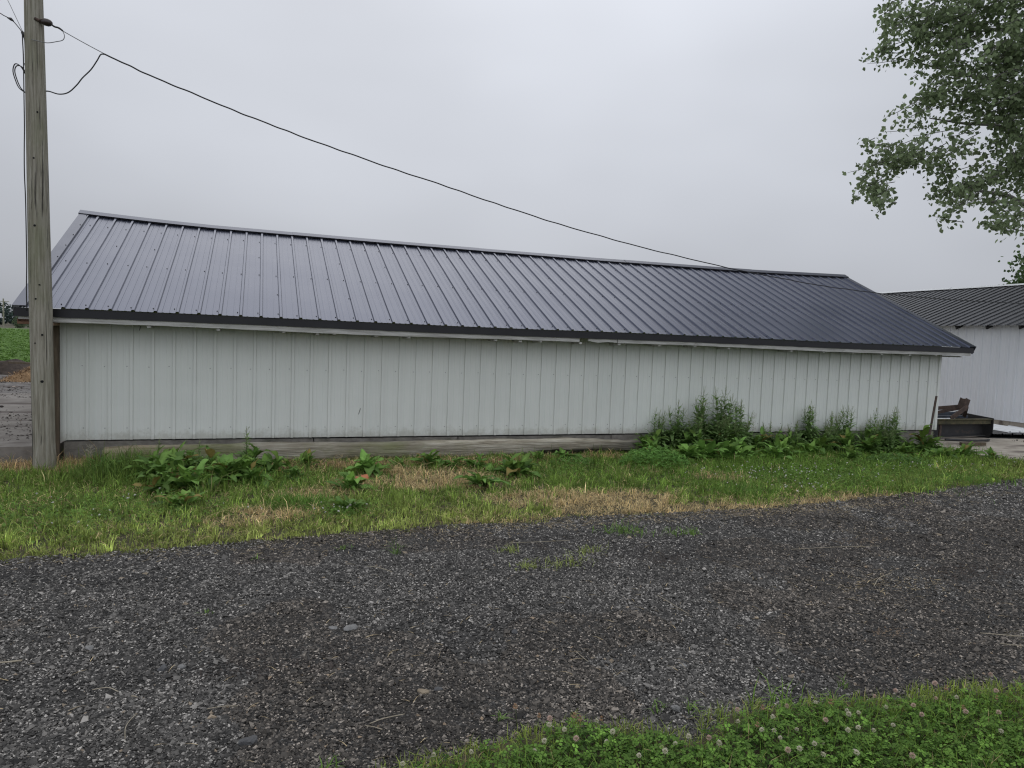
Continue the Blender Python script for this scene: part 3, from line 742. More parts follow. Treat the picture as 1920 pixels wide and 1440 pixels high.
def gravel():
    xs, ys = [], []
    for dens, d0, d1 in ((23000, 0, 3.4), (13500, 3.4, 5.2), (6800, 5.2, 9), (2800, 9, 20)):
        A = (20 * 9)
        n = int(dens * A); X = rng.uniform(-6, 17, int(n * 23 / 20)); Y = rng.uniform(-9, -1.6, len(X))[:len(X)]
        keep_n = int(dens * 23 * 7.4); X, Y = X[:keep_n], Y[:keep_n]
        D = np.hypot(X - CAM.x, Y - CAM.y)
        k = (D >= d0) & (D < d1) & in_view(X, Y, 20) & (Y < road_edge(X) + .02) & (Y > -8.6) & (Y > front_edge(X) - .15)
        xs.append(X[k]); ys.append(Y[k])
    x, y = np.concatenate(xs), np.concatenate(ys)
    n = len(x); D = np.hypot(x - CAM.x, y - CAM.y)
    s = np.exp(rng.normal(math.log(.0048), .44, n)).clip(.0024, .019) * np.interp(D, [2, 6, 12], [1, 1.15, 1.75])
    dark = fbm(x, y, .9, 21); fine = fbm(x, y, .25, 22)
    # patches rubbed down to finer, browner material
    thin = sstep(.60, .72, dark) * .35
    k = rng.random(n) > thin; x, y, s, dark, fine = x[k], y[k], s[k], dark[k], fine[k]; n = len(x)
    v = np.exp(rng.normal(math.log(.058), .68, n)).clip(.012, .30) * (.55 + .9 * fine)
    pale = (rng.random(n) < .135 + .05 * sstep(.5, .3, dark)) & (s < .0085 * np.interp(D[k], [2, 6, 12], [1, 1.15, 1.75]))
    v = np.where(pale, rng.uniform(.17, .46, n), v)
    v = v * 1.10; col = np.stack([v * 1.07, v, v * .90], -1)
    tan = rng.random(n) < .008
    col[tan] = np.stack([np.full(tan.sum(), 1.25), np.ones(tan.sum()), np.full(tan.sum(), .72)], -1) * rng.uniform(.12, .28, (tan.sum(), 1))
    brown = dark > .56
    col[brown] *= np.array([.90, .84, .78])
    # worn patches where tan or dark earth is ground into the stones
    for cx, cy, rx, ry, ec, st_ in ((5.50, -6.40, .17, .07, (.17, .125, .085), .92), (4.95, -4.88, .24, .14, (.05, .038, .03), .8), (7.0, -5.7, .45, .18, (.055, .042, .033), .75), (6.9, -4.85, .34, .11, (.16, .125, .09), .6), (6.2, -5.85, .5, .2, (.15, .12, .085), .35), (1.2, -4.45, .3, .12, (.03, .028, .026), .7), (2.2, -5.9, .5, .16, (.045, .036, .03), .5)):
        q = ((x - cx) / rx) ** 2 + ((y - cy) / ry) ** 2 + (fbm(x, y, .12, 66) - .5) * 1.3
        hit = rng.random(n) < st_ * (1 - sstep(.4, 1.4, q)); col[hit] = np.array(ec) * np.exp(rng.normal(0, .3, (hit.sum(), 1))); s[hit] *= .72
    V, F, C = pebbles(x, y, road_z(x, y) + s * .18, s, col)
    o = link('gravel', arr_mesh('gravel', V, F, np.full(len(F), 3), C), m_pebble)
    tag(o, 'dark crushed asphalt gravel covering the drive', 'gravel', kind='stuff')
    print('pebbles', n)
gravel()

# dark clods and litter on the left yard, and on the pad
def litter():
    X = rng.uniform(-9, -.2, 16000); Y = rng.uniform(.1, 16, 16000)
    k = (fbm(X, Y * 2.4, 1.6, 31) > .53) & in_view(X, Y, 8); X, Y = X[k], Y[k]
    X2_, Y2_ = rng.uniform(13.9, 19.3, 6000), rng.uniform(-1.3, 6, 6000)
    k = (fbm(X2_, Y2_ * 2.2, 1.3, 35) > .60); X2_, Y2_ = X2_[k], Y2_[k]
    x, y = np.concatenate([X, X2_]), np.concatenate([Y, Y2_])
    z = np.where(x < 5, np.where(y < 7.2, .172, .15), -.086)
    n = len(x); s = np.exp(rng.normal(math.log(.011), .5, n)).clip(.004, .045)
    v = rng.uniform(.02, .07, n); pale = rng.random(n) < .12; v = np.where(pale, .3, v)
    V, F, C = pebbles(x, y, z + s * .1, s, np.stack([v * 1.15, v * .95, v * .8], -1), .5)
    o = link('dirt_litter', arr_mesh('dirt_litter', V, F, np.full(len(F), 3), C), m_pebble)
    tag(o, 'dark dirt and litter scattered over the concrete yard', 'dirt', kind='stuff')
litter()

# ------------------------------------------------------------------ grass
def blades(x, y, z, h, wd, lean, az, col):
    n = len(x); dx, dy = np.cos(az), np.sin(az); sx, sy = -dy, dx
    tw = rng.uniform(-.9, .9, n); sx, sy = np.cos(az + np.pi / 2 + tw), np.sin(az + np.pi / 2 + tw)
    P = np.stack([x, y, z], -1); S = np.stack([sx, sy, np.zeros(n)], -1) * (wd / 2)[:, None]; Dv = np.stack([dx, dy, np.zeros(n)], -1)
    sl, cl = np.sin(lean)[:, None], np.cos(lean)[:, None]
    up_ = np.array([0, 0, 1.0])
    mid = P + (Dv * sl * .42 + up_ * cl * .60) * h[:, None]
    l2 = np.minimum(lean * 1.7 + .15, 1.75); tip = mid + (Dv * np.sin(l2)[:, None] * .55 + up_ * np.cos(l2)[:, None] * .42) * h[:, None]
    V = np.stack([P - S, P + S, mid + S * .85, mid - S * .85, tip], 1)
    b = np.arange(n)[:, None] * 5
    q = b + np.array([[0, 1, 2, 3]]); t = b + np.array([[3, 2, 4]])
    loops = np.concatenate([q, t], 1).ravel(); sizes = np.tile([4, 3], n)
    return V.reshape(-1, 3), loops, sizes, np.repeat(col, 5, 0)

class Soup:
    def __init__(self): self.V, self.L, self.S, self.C, self.n = [], [], [], [], 0
    def add(self, V, loops, sizes, C):
        self.V.append(np.asarray(V).reshape(-1, 3)); self.L.append(np.asarray(loops).ravel() + self.n); self.S.append(np.asarray(sizes).ravel()); self.C.append(np.asarray(C).reshape(-1, 3))
        self.n += len(self.V[-1])
    def mesh(self, name, smooth=False):
        return arr_mesh(name, np.concatenate(self.V), np.concatenate(self.L), np.concatenate(self.S), np.concatenate(self.C), smooth)

DRY = [(3.95, -1.75, .85, .50, 1), (3.2, -.80, .75, .28, .9), (2.2, -3.02, .40, .25, .9), (5.3, -3.15, .75, .38, 1), (4.75, -2.85, .50, .28, .7), (5.9, -3.5, .75, .18, 1), (7.4, -2.2, .34, .22, .8),
       (1.9, -3.2, .28, .2, .6), (2.8, -.75, .6, .25, .8), (-.6, -.35, .9, .30, 1), (.2, -.62, .35, .22, .7), (2.5, -2.3, .35, .2, .6), (4.6, -.75, .8, .22, .8), (6.2, -.62, .6, .15, .8), (7.0, -3.62, 1.6, .10, .9), (4.6, -3.62, 1.0, .10, .6), (8.2, -3.5, 1.0, .14, .8)]
def dryness(x, y):
    d = np.zeros_like(x)
    for cx, cy, rx, ry, s in DRY:
        q = ((x - cx) / (rx * 1.15)) ** 2 + ((y - cy) / (ry * 1.15)) ** 2
        d = np.maximum(d, s * (1 - sstep(.35, 1.5, q + (fbm(x, y, .3, 41) - .5) * 1.6)))
    return np.clip(d + .28 * sstep(.52, .78, fbm(x, y, .5, 44)), 0, 1)

def strip():
    S = Soup()
    for dens, x0, x1 in ((4200, -4.5, 4.2), (3400, 4.2, 8.5), (2500, 8.5, 13.6), (1300, 13.6, 22)):
        nt = int(dens * (x1 - x0) * 5.0 / 9); cx, cy = rng.uniform(x0, x1, nt), rng.uniform(-5.0, 0.0, nt)
        tid = np.repeat(np.arange(nt), 9); n = nt * 9; ox, oy = rng.normal(0, .021, n), rng.normal(0, .021, n)
        x, y = cx[tid] + ox, cy[tid] + oy; az0 = np.arctan2(oy, ox) + rng.normal(0, .7, n)
        th = np.exp(rng.normal(0, .38, nt))[tid]; tcol = np.exp(rng.normal(0, .36, nt))[tid]; tdry = rng.random(nt)[tid]
        re = road_edge(x)
        jag = (vnoise(x, y, .10, 60) - .5) * .16
        back = np.where(x < -.2, -.02 + .0 * x, np.where((x > .4) & (x < 7.3), -.27, np.where(x > 13.75, np.interp(x, [13.75, 14.3, 20], [-1.30, -1.52, -1.85]), -.01)))
        k = (y > re + jag) & (y < back) & in_view(x, y, 16)
        k &= ~((x < -.0) & (np.hypot(x + .15, y + .49) < .11))
        x, y, re, az0, th, tcol, tdry = x[k], y[k], re[k], az0[k], th[k], tcol[k], tdry[k]
        d = dryness(x, y); b_ = ~(rng.random(len(x)) < .30 * d); x, y, d, re, az0, th, tcol, tdry = x[b_], y[b_], d[b_], re[b_], az0[b_], th[b_], tcol[b_], tdry[b_]
        n = len(x); far = y - re
        tall = sstep(.55, .75, fbm(x, y, .45, 47))
        h = rng.uniform(.035, .085, n) * (1 + .7 * tall) * np.interp(far, [0, .35, 1.2], [.6, .8, 1.0]) * th
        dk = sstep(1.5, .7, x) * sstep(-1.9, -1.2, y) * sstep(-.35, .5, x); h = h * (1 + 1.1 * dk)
        h = h * np.where((x > .3) & (x < 7.4), np.interp(y, [-.75, -.35], [1, .45]), 1)
        isdry = (.6 * tdry + .4 * rng.random(n)) < np.clip(d * 1.0, 0.10, .93)
        h = np.where(isdry, h * 1.05, h)
        lean = np.where(isdry, np.abs(rng.normal(.85, .4, n)), np.abs(rng.normal(.45, .32, n))).clip(0, 1.5)
        wd = rng.uniform(.0036, .0075, n) * np.interp(x, [0, 6, 12], [1, 1.15, 1.5])
        u = fbm(x, y, .8, 50); yl = np.interp(far, [0, .5, 1.4], [1, .75, .25]) * (.6 + .6 * u) * sstep(9, 3, x) + .45 * sstep(7, 10, x) * sstep(1.6, .3, far)
        yl = np.clip(yl, 0, 1)
        g0 = np.array([.15, .255, .042]); g1 = np.array([.335, .385, .105])
        c = g0 + (g1 - g0) * yl[:, None]
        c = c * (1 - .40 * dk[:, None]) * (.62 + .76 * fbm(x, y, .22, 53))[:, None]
        dcol = np.array([.44, .33, .155]) + (np.array([.64, .51, .28]) - np.array([.44, .33, .155])) * rng.random((n, 1))
        brown = sstep(-1.35, -.9, y)[:, None] * .6
        dcol = dcol * (1 - brown) + np.array([.30, .175, .085]) * brown
        c = np.where(isdry[:, None], dcol, c) * np.exp(rng.normal(0, .16, (n, 1))) * tcol[:, None]
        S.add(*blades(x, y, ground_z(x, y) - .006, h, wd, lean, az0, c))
        # dead thatch lying among the blades
        kk = rng.random(n) < .05 + .30 * d; xt, yt = x[kk] + rng.normal(0, .03, kk.sum()), y[kk]; mt = len(xt)
        S.add(*blades(xt, yt, ground_z(xt, yt) + rng.uniform(.005, .05, mt), rng.uniform(.05, .13, mt), rng.uniform(.003, .005, mt), rng.uniform(1.0, 1.5, mt), rng.uniform(0, 6.28, mt), np.array([.50, .385, .20]) * np.exp(rng.normal(0, .3, (mt, 1)))))
    # taller dark grass beside the pole and thin culms
    n = 900; x = rng.normal(.72, .22, n); y = rng.normal(-.95, .28, n); k = (y < -.1); x, y = x[k], y[k]; n = len(x)
    S.add(*blades(x, y, ground_z(x, y), rng.uniform(.14, .34, n), rng.uniform(.004, .007, n), np.abs(rng.normal(.35, .25, n)), rng.uniform(0, 6.28, n), np.array([.11, .185, .04]) * np.exp(rng.normal(0, .25, (n, 1)))))
    # grass patch lying in the middle and one at the road edge
    for cx, cy, r, hh, m in ((2.42, -2.78, .16, .20, 420), (7.05, -3.05, .22, .17, 420), (11.0, -2.7, .35, .14, 500), (9.3, -3.0, .45, .13, 500), (10.2, -.3, 1.3, .22, 700), (12.9, -.4, .5, .25, 350), (1.6, -1.45, .5, .20, 700), (5.0, -.9, 1.4, .15, 900), (3.0, -1.9, .5, .15, 300), (7.2, -1.9, .7, .13, 500)):
        x = rng.normal(cx, r, m); y = np.minimum(rng.normal(cy, r * .6, m), -.03)
        S.add(*blades(x, y, ground_z(x, y), rng.uniform(.4, 1, m) * hh, rng.uniform(.005, .008, m), np.abs(rng.normal(.4, .25, m)), rng.uniform(0, 6.28, m), np.array([.13, .24, .045]) * np.exp(rng.normal(0, .25, (m, 1)))))
    o = link('grass_strip', S.mesh('grass_strip'), m_grass)
    tag(o, 'mown green grass with straw coloured dry patches along the shed', 'grass', kind='stuff')
strip()

def trefoils(x, y, z, r, col):
    n = len(x); V, C = [], []
    a0 = rng.uniform(0, 6.28, n); tilt = rng.normal(0, .35, (n, 2))
    allV = np.zeros((n, 3, 5, 3))
    for k in range(3):
        a = a0 + k * 2.094 + rng.normal(0, .12, n)
        d = np.stack([np.cos(a), np.sin(a)], -1); s = np.stack([-np.sin(a), np.cos(a)], -1)
        for j, (f, t, hz) in enumerate(((.06, 0, 0), (.52, -.46, .14), (.98, -.24, .02), (.98, .24, .02), (.52, .46, .14))):
            xy = d * (f * r)[:, None] + s * (t * r)[:, None]
            allV[:, k, j, 0] = x + xy[:, 0]; allV[:, k, j, 1] = y + xy[:, 1]
            allV[:, k, j, 2] = z + hz * r + xy[:, 0] * tilt[:, 0] + xy[:, 1] * tilt[:, 1]
    b = np.arange(n * 3)[:, None] * 5
    loops = np.stack([b + np.array([[0, 1, 2, 3, 4]])], 1).ravel()
    return allV.reshape(-1, 3), loops, np.full(n * 3, 5), np.repeat(col, 15, 0)

def strip_clover():
    S = Soup(); F = Soup()
    for cx, cy, rx, ry, n in ((8.9, -2.45, 1.9, .75, 7000), (11, -2.0, 1.4, .5, 2500), (.5, -2.7, 1.2, .8, 3600), (2.75, -3.1, .35, .28, 800), (-1.2, -2.6, 1.6, 1.0, 2500), (5.6, -1.6, 1.2, .5, 1500), (9.8, -1.4, 2.5, .35, 2500)):
        x = rng.normal(cx, rx * .55, n); y = rng.normal(cy, ry * .55, n)
        k = (y > road_edge(x) + .05) & (y < -.3); x, y = x[k], y[k]; m = len(x)
        S.add(*trefoils(x, y, ground_z(x, y) + rng.uniform(.025, .085, m), rng.uniform(.008, .0145, m), np.array([.125, .225, .040]) * np.exp(rng.normal(0, .28, (m, 1)))))
    o = link('clover_leaves', S.mesh('clover_leaves'), m_weed)
    tag(o, 'low green clover growing through the grass along the shed', 'clover', kind='stuff')
    for cx, cy, rx, ry, n in ((8.3, -2.35, 1.3, .6, 110), (11.2, -2.0, 1.5, .35, 55), (2.72, -3.12, .28, .22, 16), (.6, -2.9, 1.2, .7, 26), (7.7, -3.1, .6, .3, 20)):
        x = rng.normal(cx, rx * .5, n); y = rng.normal(cy, ry * .5, n); k = (y > road_edge(x) + .06); x, y = x[k], y[k]; m = len(x)
        v = rng.uniform(.45, .72, (m, 1)) * np.array([[1, .96, .88]])
        F.add(*(lambda V, f, C: (V, f, np.full(len(f), 3), C))(*pebbles(x, y, ground_z(x, y) + rng.uniform(.07, .11, m), rng.uniform(.007, .011, m), v, 1.0)))
    o = link('clover_blossom', F.mesh('clover_blossom'), m_petal)
    tag(o, 'tiny white clover blossom dotted through the far grass', 'blossom', kind='stuff')
strip_clover()

# ------------------------------------------------------------------ clover verge in front
def verge_zone(n, xa=1.7, xb=9.5, ya=-9.0, yb=-6.6):
    x = rng.uniform(xa, xb, n); y = rng.uniform(ya, yb, n)
    return x, y
VB = [(.0, .0)]
sheet('verge', np.arange(1.7, 30, .25), np.linspace(0, 1, 2), lambda X, Y: X * 0, m_soil)
vo = bpy.data.objects['verge']
nv = len(vo.data.vertices); buf = np.zeros(nv * 3, np.float32); vo.data.vertices.foreach_get('co', buf); buf = buf.reshape(-1, 3)
ty = buf[:, 1].copy(); fe = front_edge(buf[:, 0]) - .03
buf[:, 1] = np.where(ty > .5, fe, -13); buf[:, 2] = ground_z(buf[:, 0], buf[:, 1]) + .035
vo.data.vertices.foreach_set('co', buf.ravel()); vo.data.update()

def front_verge():
    S, G = Soup(), Soup()
    x, y = verge_zone(52000, 1.8, 7.2, -8.4, -6.7)
    inn = front_edge(x) - y + (vnoise(x, y, .07, 70) - .5) * .10
    dens = sstep(.02, .16, inn) * (.55 + .45 * sstep(.3, .55, fbm(x, y, .3, 71)))
    dens *= np.interp(x, [2.1, 2.9, 4.7, 5.6], [.08, 1, 1, .5])
    k = (inn > 0) & (rng.random(len(x)) < dens); x, y, inn = x[k], y[k], inn[k]; m = len(x)
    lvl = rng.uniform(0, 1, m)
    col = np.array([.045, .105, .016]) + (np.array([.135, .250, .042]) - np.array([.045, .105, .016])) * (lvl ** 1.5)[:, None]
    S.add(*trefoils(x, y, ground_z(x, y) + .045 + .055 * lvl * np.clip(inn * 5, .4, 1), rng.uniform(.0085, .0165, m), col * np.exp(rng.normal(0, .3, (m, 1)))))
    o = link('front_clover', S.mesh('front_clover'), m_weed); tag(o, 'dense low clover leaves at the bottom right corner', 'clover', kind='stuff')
    x, y = verge_zone(70000, 1.8, 8.5, -8.6, -6.7)
    inn = front_edge(x) - y + (vnoise(x, y, .09, 72) - .5) * .16
    den = np.interp(x, [1.9, 2.6, 3.0, 3.2, 4.0, 4.6, 5.2], [.25, 1, .95, .5, .42, .75, 1]) + .5 * sstep(.10, .0, np.abs(inn - .05)) * .7
    k = (inn > -.02) & (rng.random(len(x)) < den); x, y, inn = x[k], y[k], inn[k]; m = len(x)
    yl = sstep(.25, .0, inn)[:, None] * .6 + rng.random((m, 1)) * .3
    col = np.array([.13, .235, .035]) * (1 - yl) + np.array([.33, .40, .085]) * yl
    dry = rng.random(m) < .06; col[dry] = np.array([.42, .33, .17])
    G.add(*blades(x, y, ground_z(x, y) + .02, rng.uniform(.04, .135, m) * np.clip(.55 + inn * 2, .55, 1), rng.uniform(.0022, .0042, m), np.abs(rng.normal(.5, .35, m)).clip(0, 1.4), rng.uniform(0, 6.28, m), col * np.exp(rng.normal(0, .2, (m, 1)))))
    o = link('front_grass', G.mesh('front_grass'), m_grass); tag(o, 'thin grass blades mixed into the front clover verge', 'grass', kind='stuff')
front_verge()

# clover flowers: each a head on a stem
def flower_proto(kind):
    cols = {'w': ((.62, .58, .47), (.38, .38, .20)), 'p': ((.58, .43, .36), (.40, .26, .20)), 'b': ((.38, .24, .14), (.24, .14, .08))}[kind]
    S = Soup(); r = {'w': .0104, 'p': .0112, 'b': .0108}[kind]
    for j in range(46):
        th = math.acos(1 - 2 * (j + .5) / 46 * .86); ph = j * 2.39996
        d = Vector((math.sin(th) * math.cos(ph), math.sin(th) * math.sin(ph), math.cos(th)))
        if kind == 'b' and th > 1: d = (d + Vector((0, 0, -.7))).normalized()
        s = d.cross(Vector((0, 0, 1.01))).normalized() * .0019; L1 = r * random.uniform(.85, 1.15)
        a = d * r * .25; b = d * L1 * .7 + s; c = d * L1; e = d * L1 * .7 - s
        t = random.random(); cc = [cols[0][i] * (1 - .35 * t) + cols[1][i] * .35 * t for i in range(3)]
        base = cols[1] if th > 1.2 else cc
        S.add([a, b, c, e], [0, 1, 2, 3], [4], [base, cc, cc, cc])
    head = S.mesh('flower_head')
    mb = MB(); mb.tube([(0, 0, 0), (.002, .001, .05), (0, 0, .095)], [.0011, .0010, .0009], 5)
    return head, mb
FL = [(3.93, -7.02, 'p'), (4.04, -7.09, 'w'), (4.06, -7.03, 'b'), (4.16, -7.05, 'p'), (4.33, -7.04, 'w'), (4.34, -7.09, 'b'), (4.41, -7.12, 'w'), (4.35, -7.18, 'w'), (4.24, -7.19, 'p'), (4.33, -7.25, 'w'), (4.45, -7.18, 'w'), (4.58, -7.19, 'w'), (4.73, -7.19, 'p'), (4.62, -7.08, 'p'), (4.75, -7.09, 'p'), (4.88, -7.16, 'p'), (4.98, -7.09, 'p'), (4.97, -7.14, 'b'), (4.68, -7.28, 'p'), (4.51, -7.3, 'w'), (4.37, -7.32, 'w'), (4.26, -7.28, 'w'), (4.12, -7.31, 'w'), (4.07, -7.34, 'w'), (4.09, -7.19, 'w'), (4.0, -7.2, 'w'), (4.0, -7.22, 'w'), (3.94, -7.18, 'w'), (3.87, -7.12, 'w'), (3.91, -7.15, 'b'), (3.67, -7.19, 'p'), (3.94, -7.34, 'p'), (3.98, -7.33, 'w'), (4.2, -7.37, 'w'), (4.17, -7.41, 'w'), (4.35, -7.5, 'p'), (4.89, -7.29, 'p'), (4.93, -7.28, 'b'), (5.03, -7.35, 'p'), (5.14, -7.25, 'b'), (5.22, -7.19, 'p'), (5.3, -7.11, 'p'), (4.97, -7.22, 'w'), (3.67, -7.24, 'w'), (4.87, -7.48, 'w'), (4.04, -7.39, 'w'), (3.16, -6.86, 'p'), (3.15, -6.92, 'w'), (3.18, -6.94, 'w'), (3.23, -6.88, 'b'), (3.26, -6.93, 'b'), (3.32, -6.94, 'w'), (3.35, -6.93, 'b'), (3.18, -7.03, 'p'), (3.32, -7.05, 'w'), (3.36, -7.05, 'w'), (3.08, -7.0, 'w'), (3.01, -7.04, 'w'), (2.65, -6.98, 'w'), (2.54, -6.99, 'w'), (3.48, -7.15, 'p'), (3.47, -7.21, 'w'), (3.57, -7.14, 'w'), (3.6, -7.16, 'w'), (3.38, -7.17, 'w'), (2.79, -6.99, 'w'), (3.13, -6.81, 'b'), (3.06, -6.75, 'b')]
FLAB = {'w': ('round white clover flower among the leaves of the front verge', 'white clover flowers of the front verge'),
        'p': ('pinkish faded clover flower on the front verge', 'pinkish clover flowers of the front verge'),
        'b': ('withered brown clover flower head on the front verge', 'brown clover flowers of the front verge')}
protos = {}
for x, y, k in FL:
    zz = float(ground_z(x, y)) + random.uniform(.0, .015)
    if k not in protos:
        t = thing('clover_flower', FLAB[k][0], 'flower', (0, 0, 0), FLAB[k][1])
        hm, st = flower_proto(k)
        h = link('flower_head', hm, m_petal, t); h.location = (0, 0, .095)
        st.build('stem', m_stem, t, smooth=True)
        t.location = (x, y, zz); t.rotation_euler = (random.uniform(-.15, .15), random.uniform(-.15, .15), random.uniform(0, 6))
        protos[k] = t
    else:
        c = dup(protos[k], (x, y, zz), 0, scale=random.uniform(.85, 1.15))
        c.rotation_euler = (random.uniform(-.2, .2), random.uniform(-.2, .2), random.uniform(0, 6))

# ------------------------------------------------------------------ weeds
def leaf(S, base, az, el, ln, wd, col, droop=1.1, fold=.25, wave=.0, nseg=7, rs=random):
    """one lance-shaped leaf: starts at elevation el, arches down"""
    p = Vector(base); V, C, F = [], [], []
    h = Vector((math.cos(az), math.sin(az), 0)); s = Vector((-math.sin(az), math.cos(az), 0)); e = el; ph = rs.uniform(0, 6)
    for i in range(nseg + 1):
        t = i / nseg
        d = h * math.cos(e) + Vector((0, 0, 1)) * math.sin(e); nrm = -h * math.sin(e) + Vector((0, 0, 1)) * math.cos(e)
        wdt = wd * (max(0.0, math.sin(math.pi * min(1, (t * .93 + .07)) ** .8)) ** .85) * (1 if t > .12 else .30)
        if i == nseg: wdt = wd * .03
        wv_ = math.sin(t * 11 + ph) * wave * wdt
        V += [p - s * wdt * .5 + nrm * (fold * wdt * .5 + wv_), p, p + s * wdt * .5 + nrm * (fold * wdt * .5 - wv_)]
        k = 1.0
        C += [[c * k for c in col], [c * 1.25 for c in col], [c * k for c in col]]
        p = p + d * (ln / nseg); e -= droop / nseg * (0.5 + t)
    for i in range(nseg):
        for k in (0, 1): F += [i * 3 + k, i * 3 + k + 1, i * 3 + k + 4, i * 3 + k + 3]
    S.add([tuple(v) for v in V], F, [4] * (nseg * 2), C)

def dock(x, y, size, n, seed, label, bright=1.0, group=None, tall=.55):
    """ragged dock: a few short leafy stems with drooping basal leaves"""
    rs = random.Random(seed); S = Soup(); z = float(ground_z(x, y)); m = 1 + n // 5
    for s_ in range(m):
        a0 = rs.uniform(0, 6.28); off = size * rs.uniform(.05, .38) * (s_ > 0)
        b = Vector((x + math.cos(a0) * off, min(y + math.sin(a0) * off * .8, -.06), z)); ht = size * tall * rs.uniform(.4, 1.25)
        t = b + Vector((math.cos(a0) * ht * .25, math.sin(a0) * ht * .2, ht)); nl = int(n * 1.55 / m) + 3
        for k in range(nl):
            f = k / nl; az = k * 2.39996 + rs.uniform(-.7, .7); p = b.lerp(t, f)
            el = R(rs.uniform(-2, 42) + 42 * f); ln = size * 1.40 * rs.uniform(.45, 1.15) * (1 - .45 * f); wdt = ln * rs.uniform(.24, .44)
            g = rs.uniform(.5, 1.3) * bright; yl = f * .6 * rs.random()
            col = (.112 * g + .10 * yl, .210 * g + .11 * yl, .047 * g + .01 * yl)
            if rs.random() < .035: col = (.24, .19, .06)
            leaf(S, p, az, el, ln, wdt, col, droop=rs.uniform(.5, 2.1), fold=rs.uniform(.1, .5), wave=rs.uniform(.06, .24), rs=rs)
    o = link('dock_plant', S.mesh('dock_plant', True), m_weed)
    tag(o, label, 'weed', group); return o

def small_bush(name, x, y, r, h, n, seed, label, col, lsize):
    rs = np.random.default_rng(seed); S = Soup()
    a = rs.uniform(0, 6.28, n); q = np.sqrt(rs.random(n)); px = x + np.cos(a) * q * r; py = y + np.sin(a) * q * r * .7
    pz = ground_z(px, py) + h * np.sqrt(np.maximum(0, 1 - q ** 2)) * rs.uniform(.35, 1.05, n) + .02
    c = np.array(col) * np.exp(rs.normal(0, .25, (n, 1)))
    S.add(*trefoils(px, py, pz, rs.uniform(.6, 1.2, n) * lsize, c))
    o = link(name, S.mesh(name), m_weed); tag(o, label, 'weed'); return o

def tall_weed(x, y, height, seed, label, nst=3, spread=.12):
    """upright weed: stems with lance leaves and slender green seed spikes"""
    rs = random.Random(seed); z0 = float(ground_z(x, y))
    root = thing('tall_weed', label, 'weed', (x, y, z0))
    st, LF, SD = MB(), Soup(), Soup()
    for s in range(nst):
        h = height * rs.uniform(.72, 1.0) if s else height
        a = rs.uniform(0, 6.28); tx, ty = math.cos(a) * spread * (s > 0) * rs.uniform(.5, 1.2), math.sin(a) * spread * .5 * (s > 0)
        b = Vector((x + tx * .3, y + ty * .3, z0)); t = Vector((x + tx * 1.3, min(y + ty, -.02), z0 + h)); m = (b + t) / 2 + Vector((rs.uniform(-.02, .02), 0, 0))
        ax = catmull([b, m, t], 8); st.tube(ax, [.006 - .0045 * i / (len(ax) - 1) for i in range(len(ax))], 5)
        def at(f):
            i = min(len(ax) - 2, int(f * (len(ax) - 1))); u = f * (len(ax) - 1) - i; return ax[i].lerp(ax[i + 1], u)
        for k in range(40):
            f = .06 + .80 * (k + rs.random()) / 40; az = k * 2.4 + rs.uniform(-.5, .5)
            ln = (.24 * (1 - f) + .06) * rs.uniform(.7, 1.2) * (height / .9); g = rs.uniform(.7, 1.15)
            leaf(LF, at(f), az, R(rs.uniform(5, 55)), ln, ln * rs.uniform(.22, .32), (.23 * g, .345 * g, .13 * g), droop=rs.uniform(.6, 1.5), nseg=5, rs=rs)
        for k in range(26):          # fuller foliage low down
            f = .04 + .36 * rs.random(); az = rs.uniform(0, 6.28); ln = rs.uniform(.13, .26) * max(.75, height / .9); g = rs.uniform(.6, 1.1)
            q = at(f) + Vector((math.cos(az) * .05, math.sin(az) * .03, 0))
            leaf(LF, q, az, R(rs.uniform(-5, 50)), ln, ln * rs.uniform(.28, .40), (.21 * g, .33 * g, .11 * g), droop=rs.uniform(.6, 1.6), nseg=5, rs=rs)
        # spikes
        def spike(p0, p1, r):
            nn = max(8, int((p1 - p0).length / .006))
            for k in range(nn):
                p = p0.lerp(p1, (k + rs.random()) / nn); d = Vector((rs.gauss(0, 1), rs.gauss(0, 1), rs.gauss(.5, .6))).normalized()
                e = d.cross(Vector((rs.gauss(0, 1), rs.gauss(0, 1), 1))).normalized() * r * .45; g = rs.uniform(.7, 1.3)
                c = (.33 * g, .37 * g, .19 * g)
                SD.add([p - e, p + d * r * .6 - e * .2, p + d * r * 1.3, p + e], [0, 1, 2, 3], [4], [c] * 4)
        spike(at(.72), t + Vector((0, 0, .02)), .009)
        for k in range(9):
            f = .55 + .40 * k / 9; p0 = at(f); az = k * 2.4 + rs.uniform(-.4, .4); ln = height * .17 * (1.25 - f) * 2 * rs.uniform(.7, 1.2)
            p1 = p0 + Vector((math.cos(az) * .42, math.sin(az) * .42, .92)) * ln
            st.tube([p0, p1], .0013, 4); spike(p0.lerp(p1, .15), p1, .007)
    st.build('stem', m_stem, root, smooth=True)
    link('foliage', LF.mesh('foliage', True), m_weed, root)
    link('seed_head', SD.mesh('seed_head'), m_seed, root)
    return root

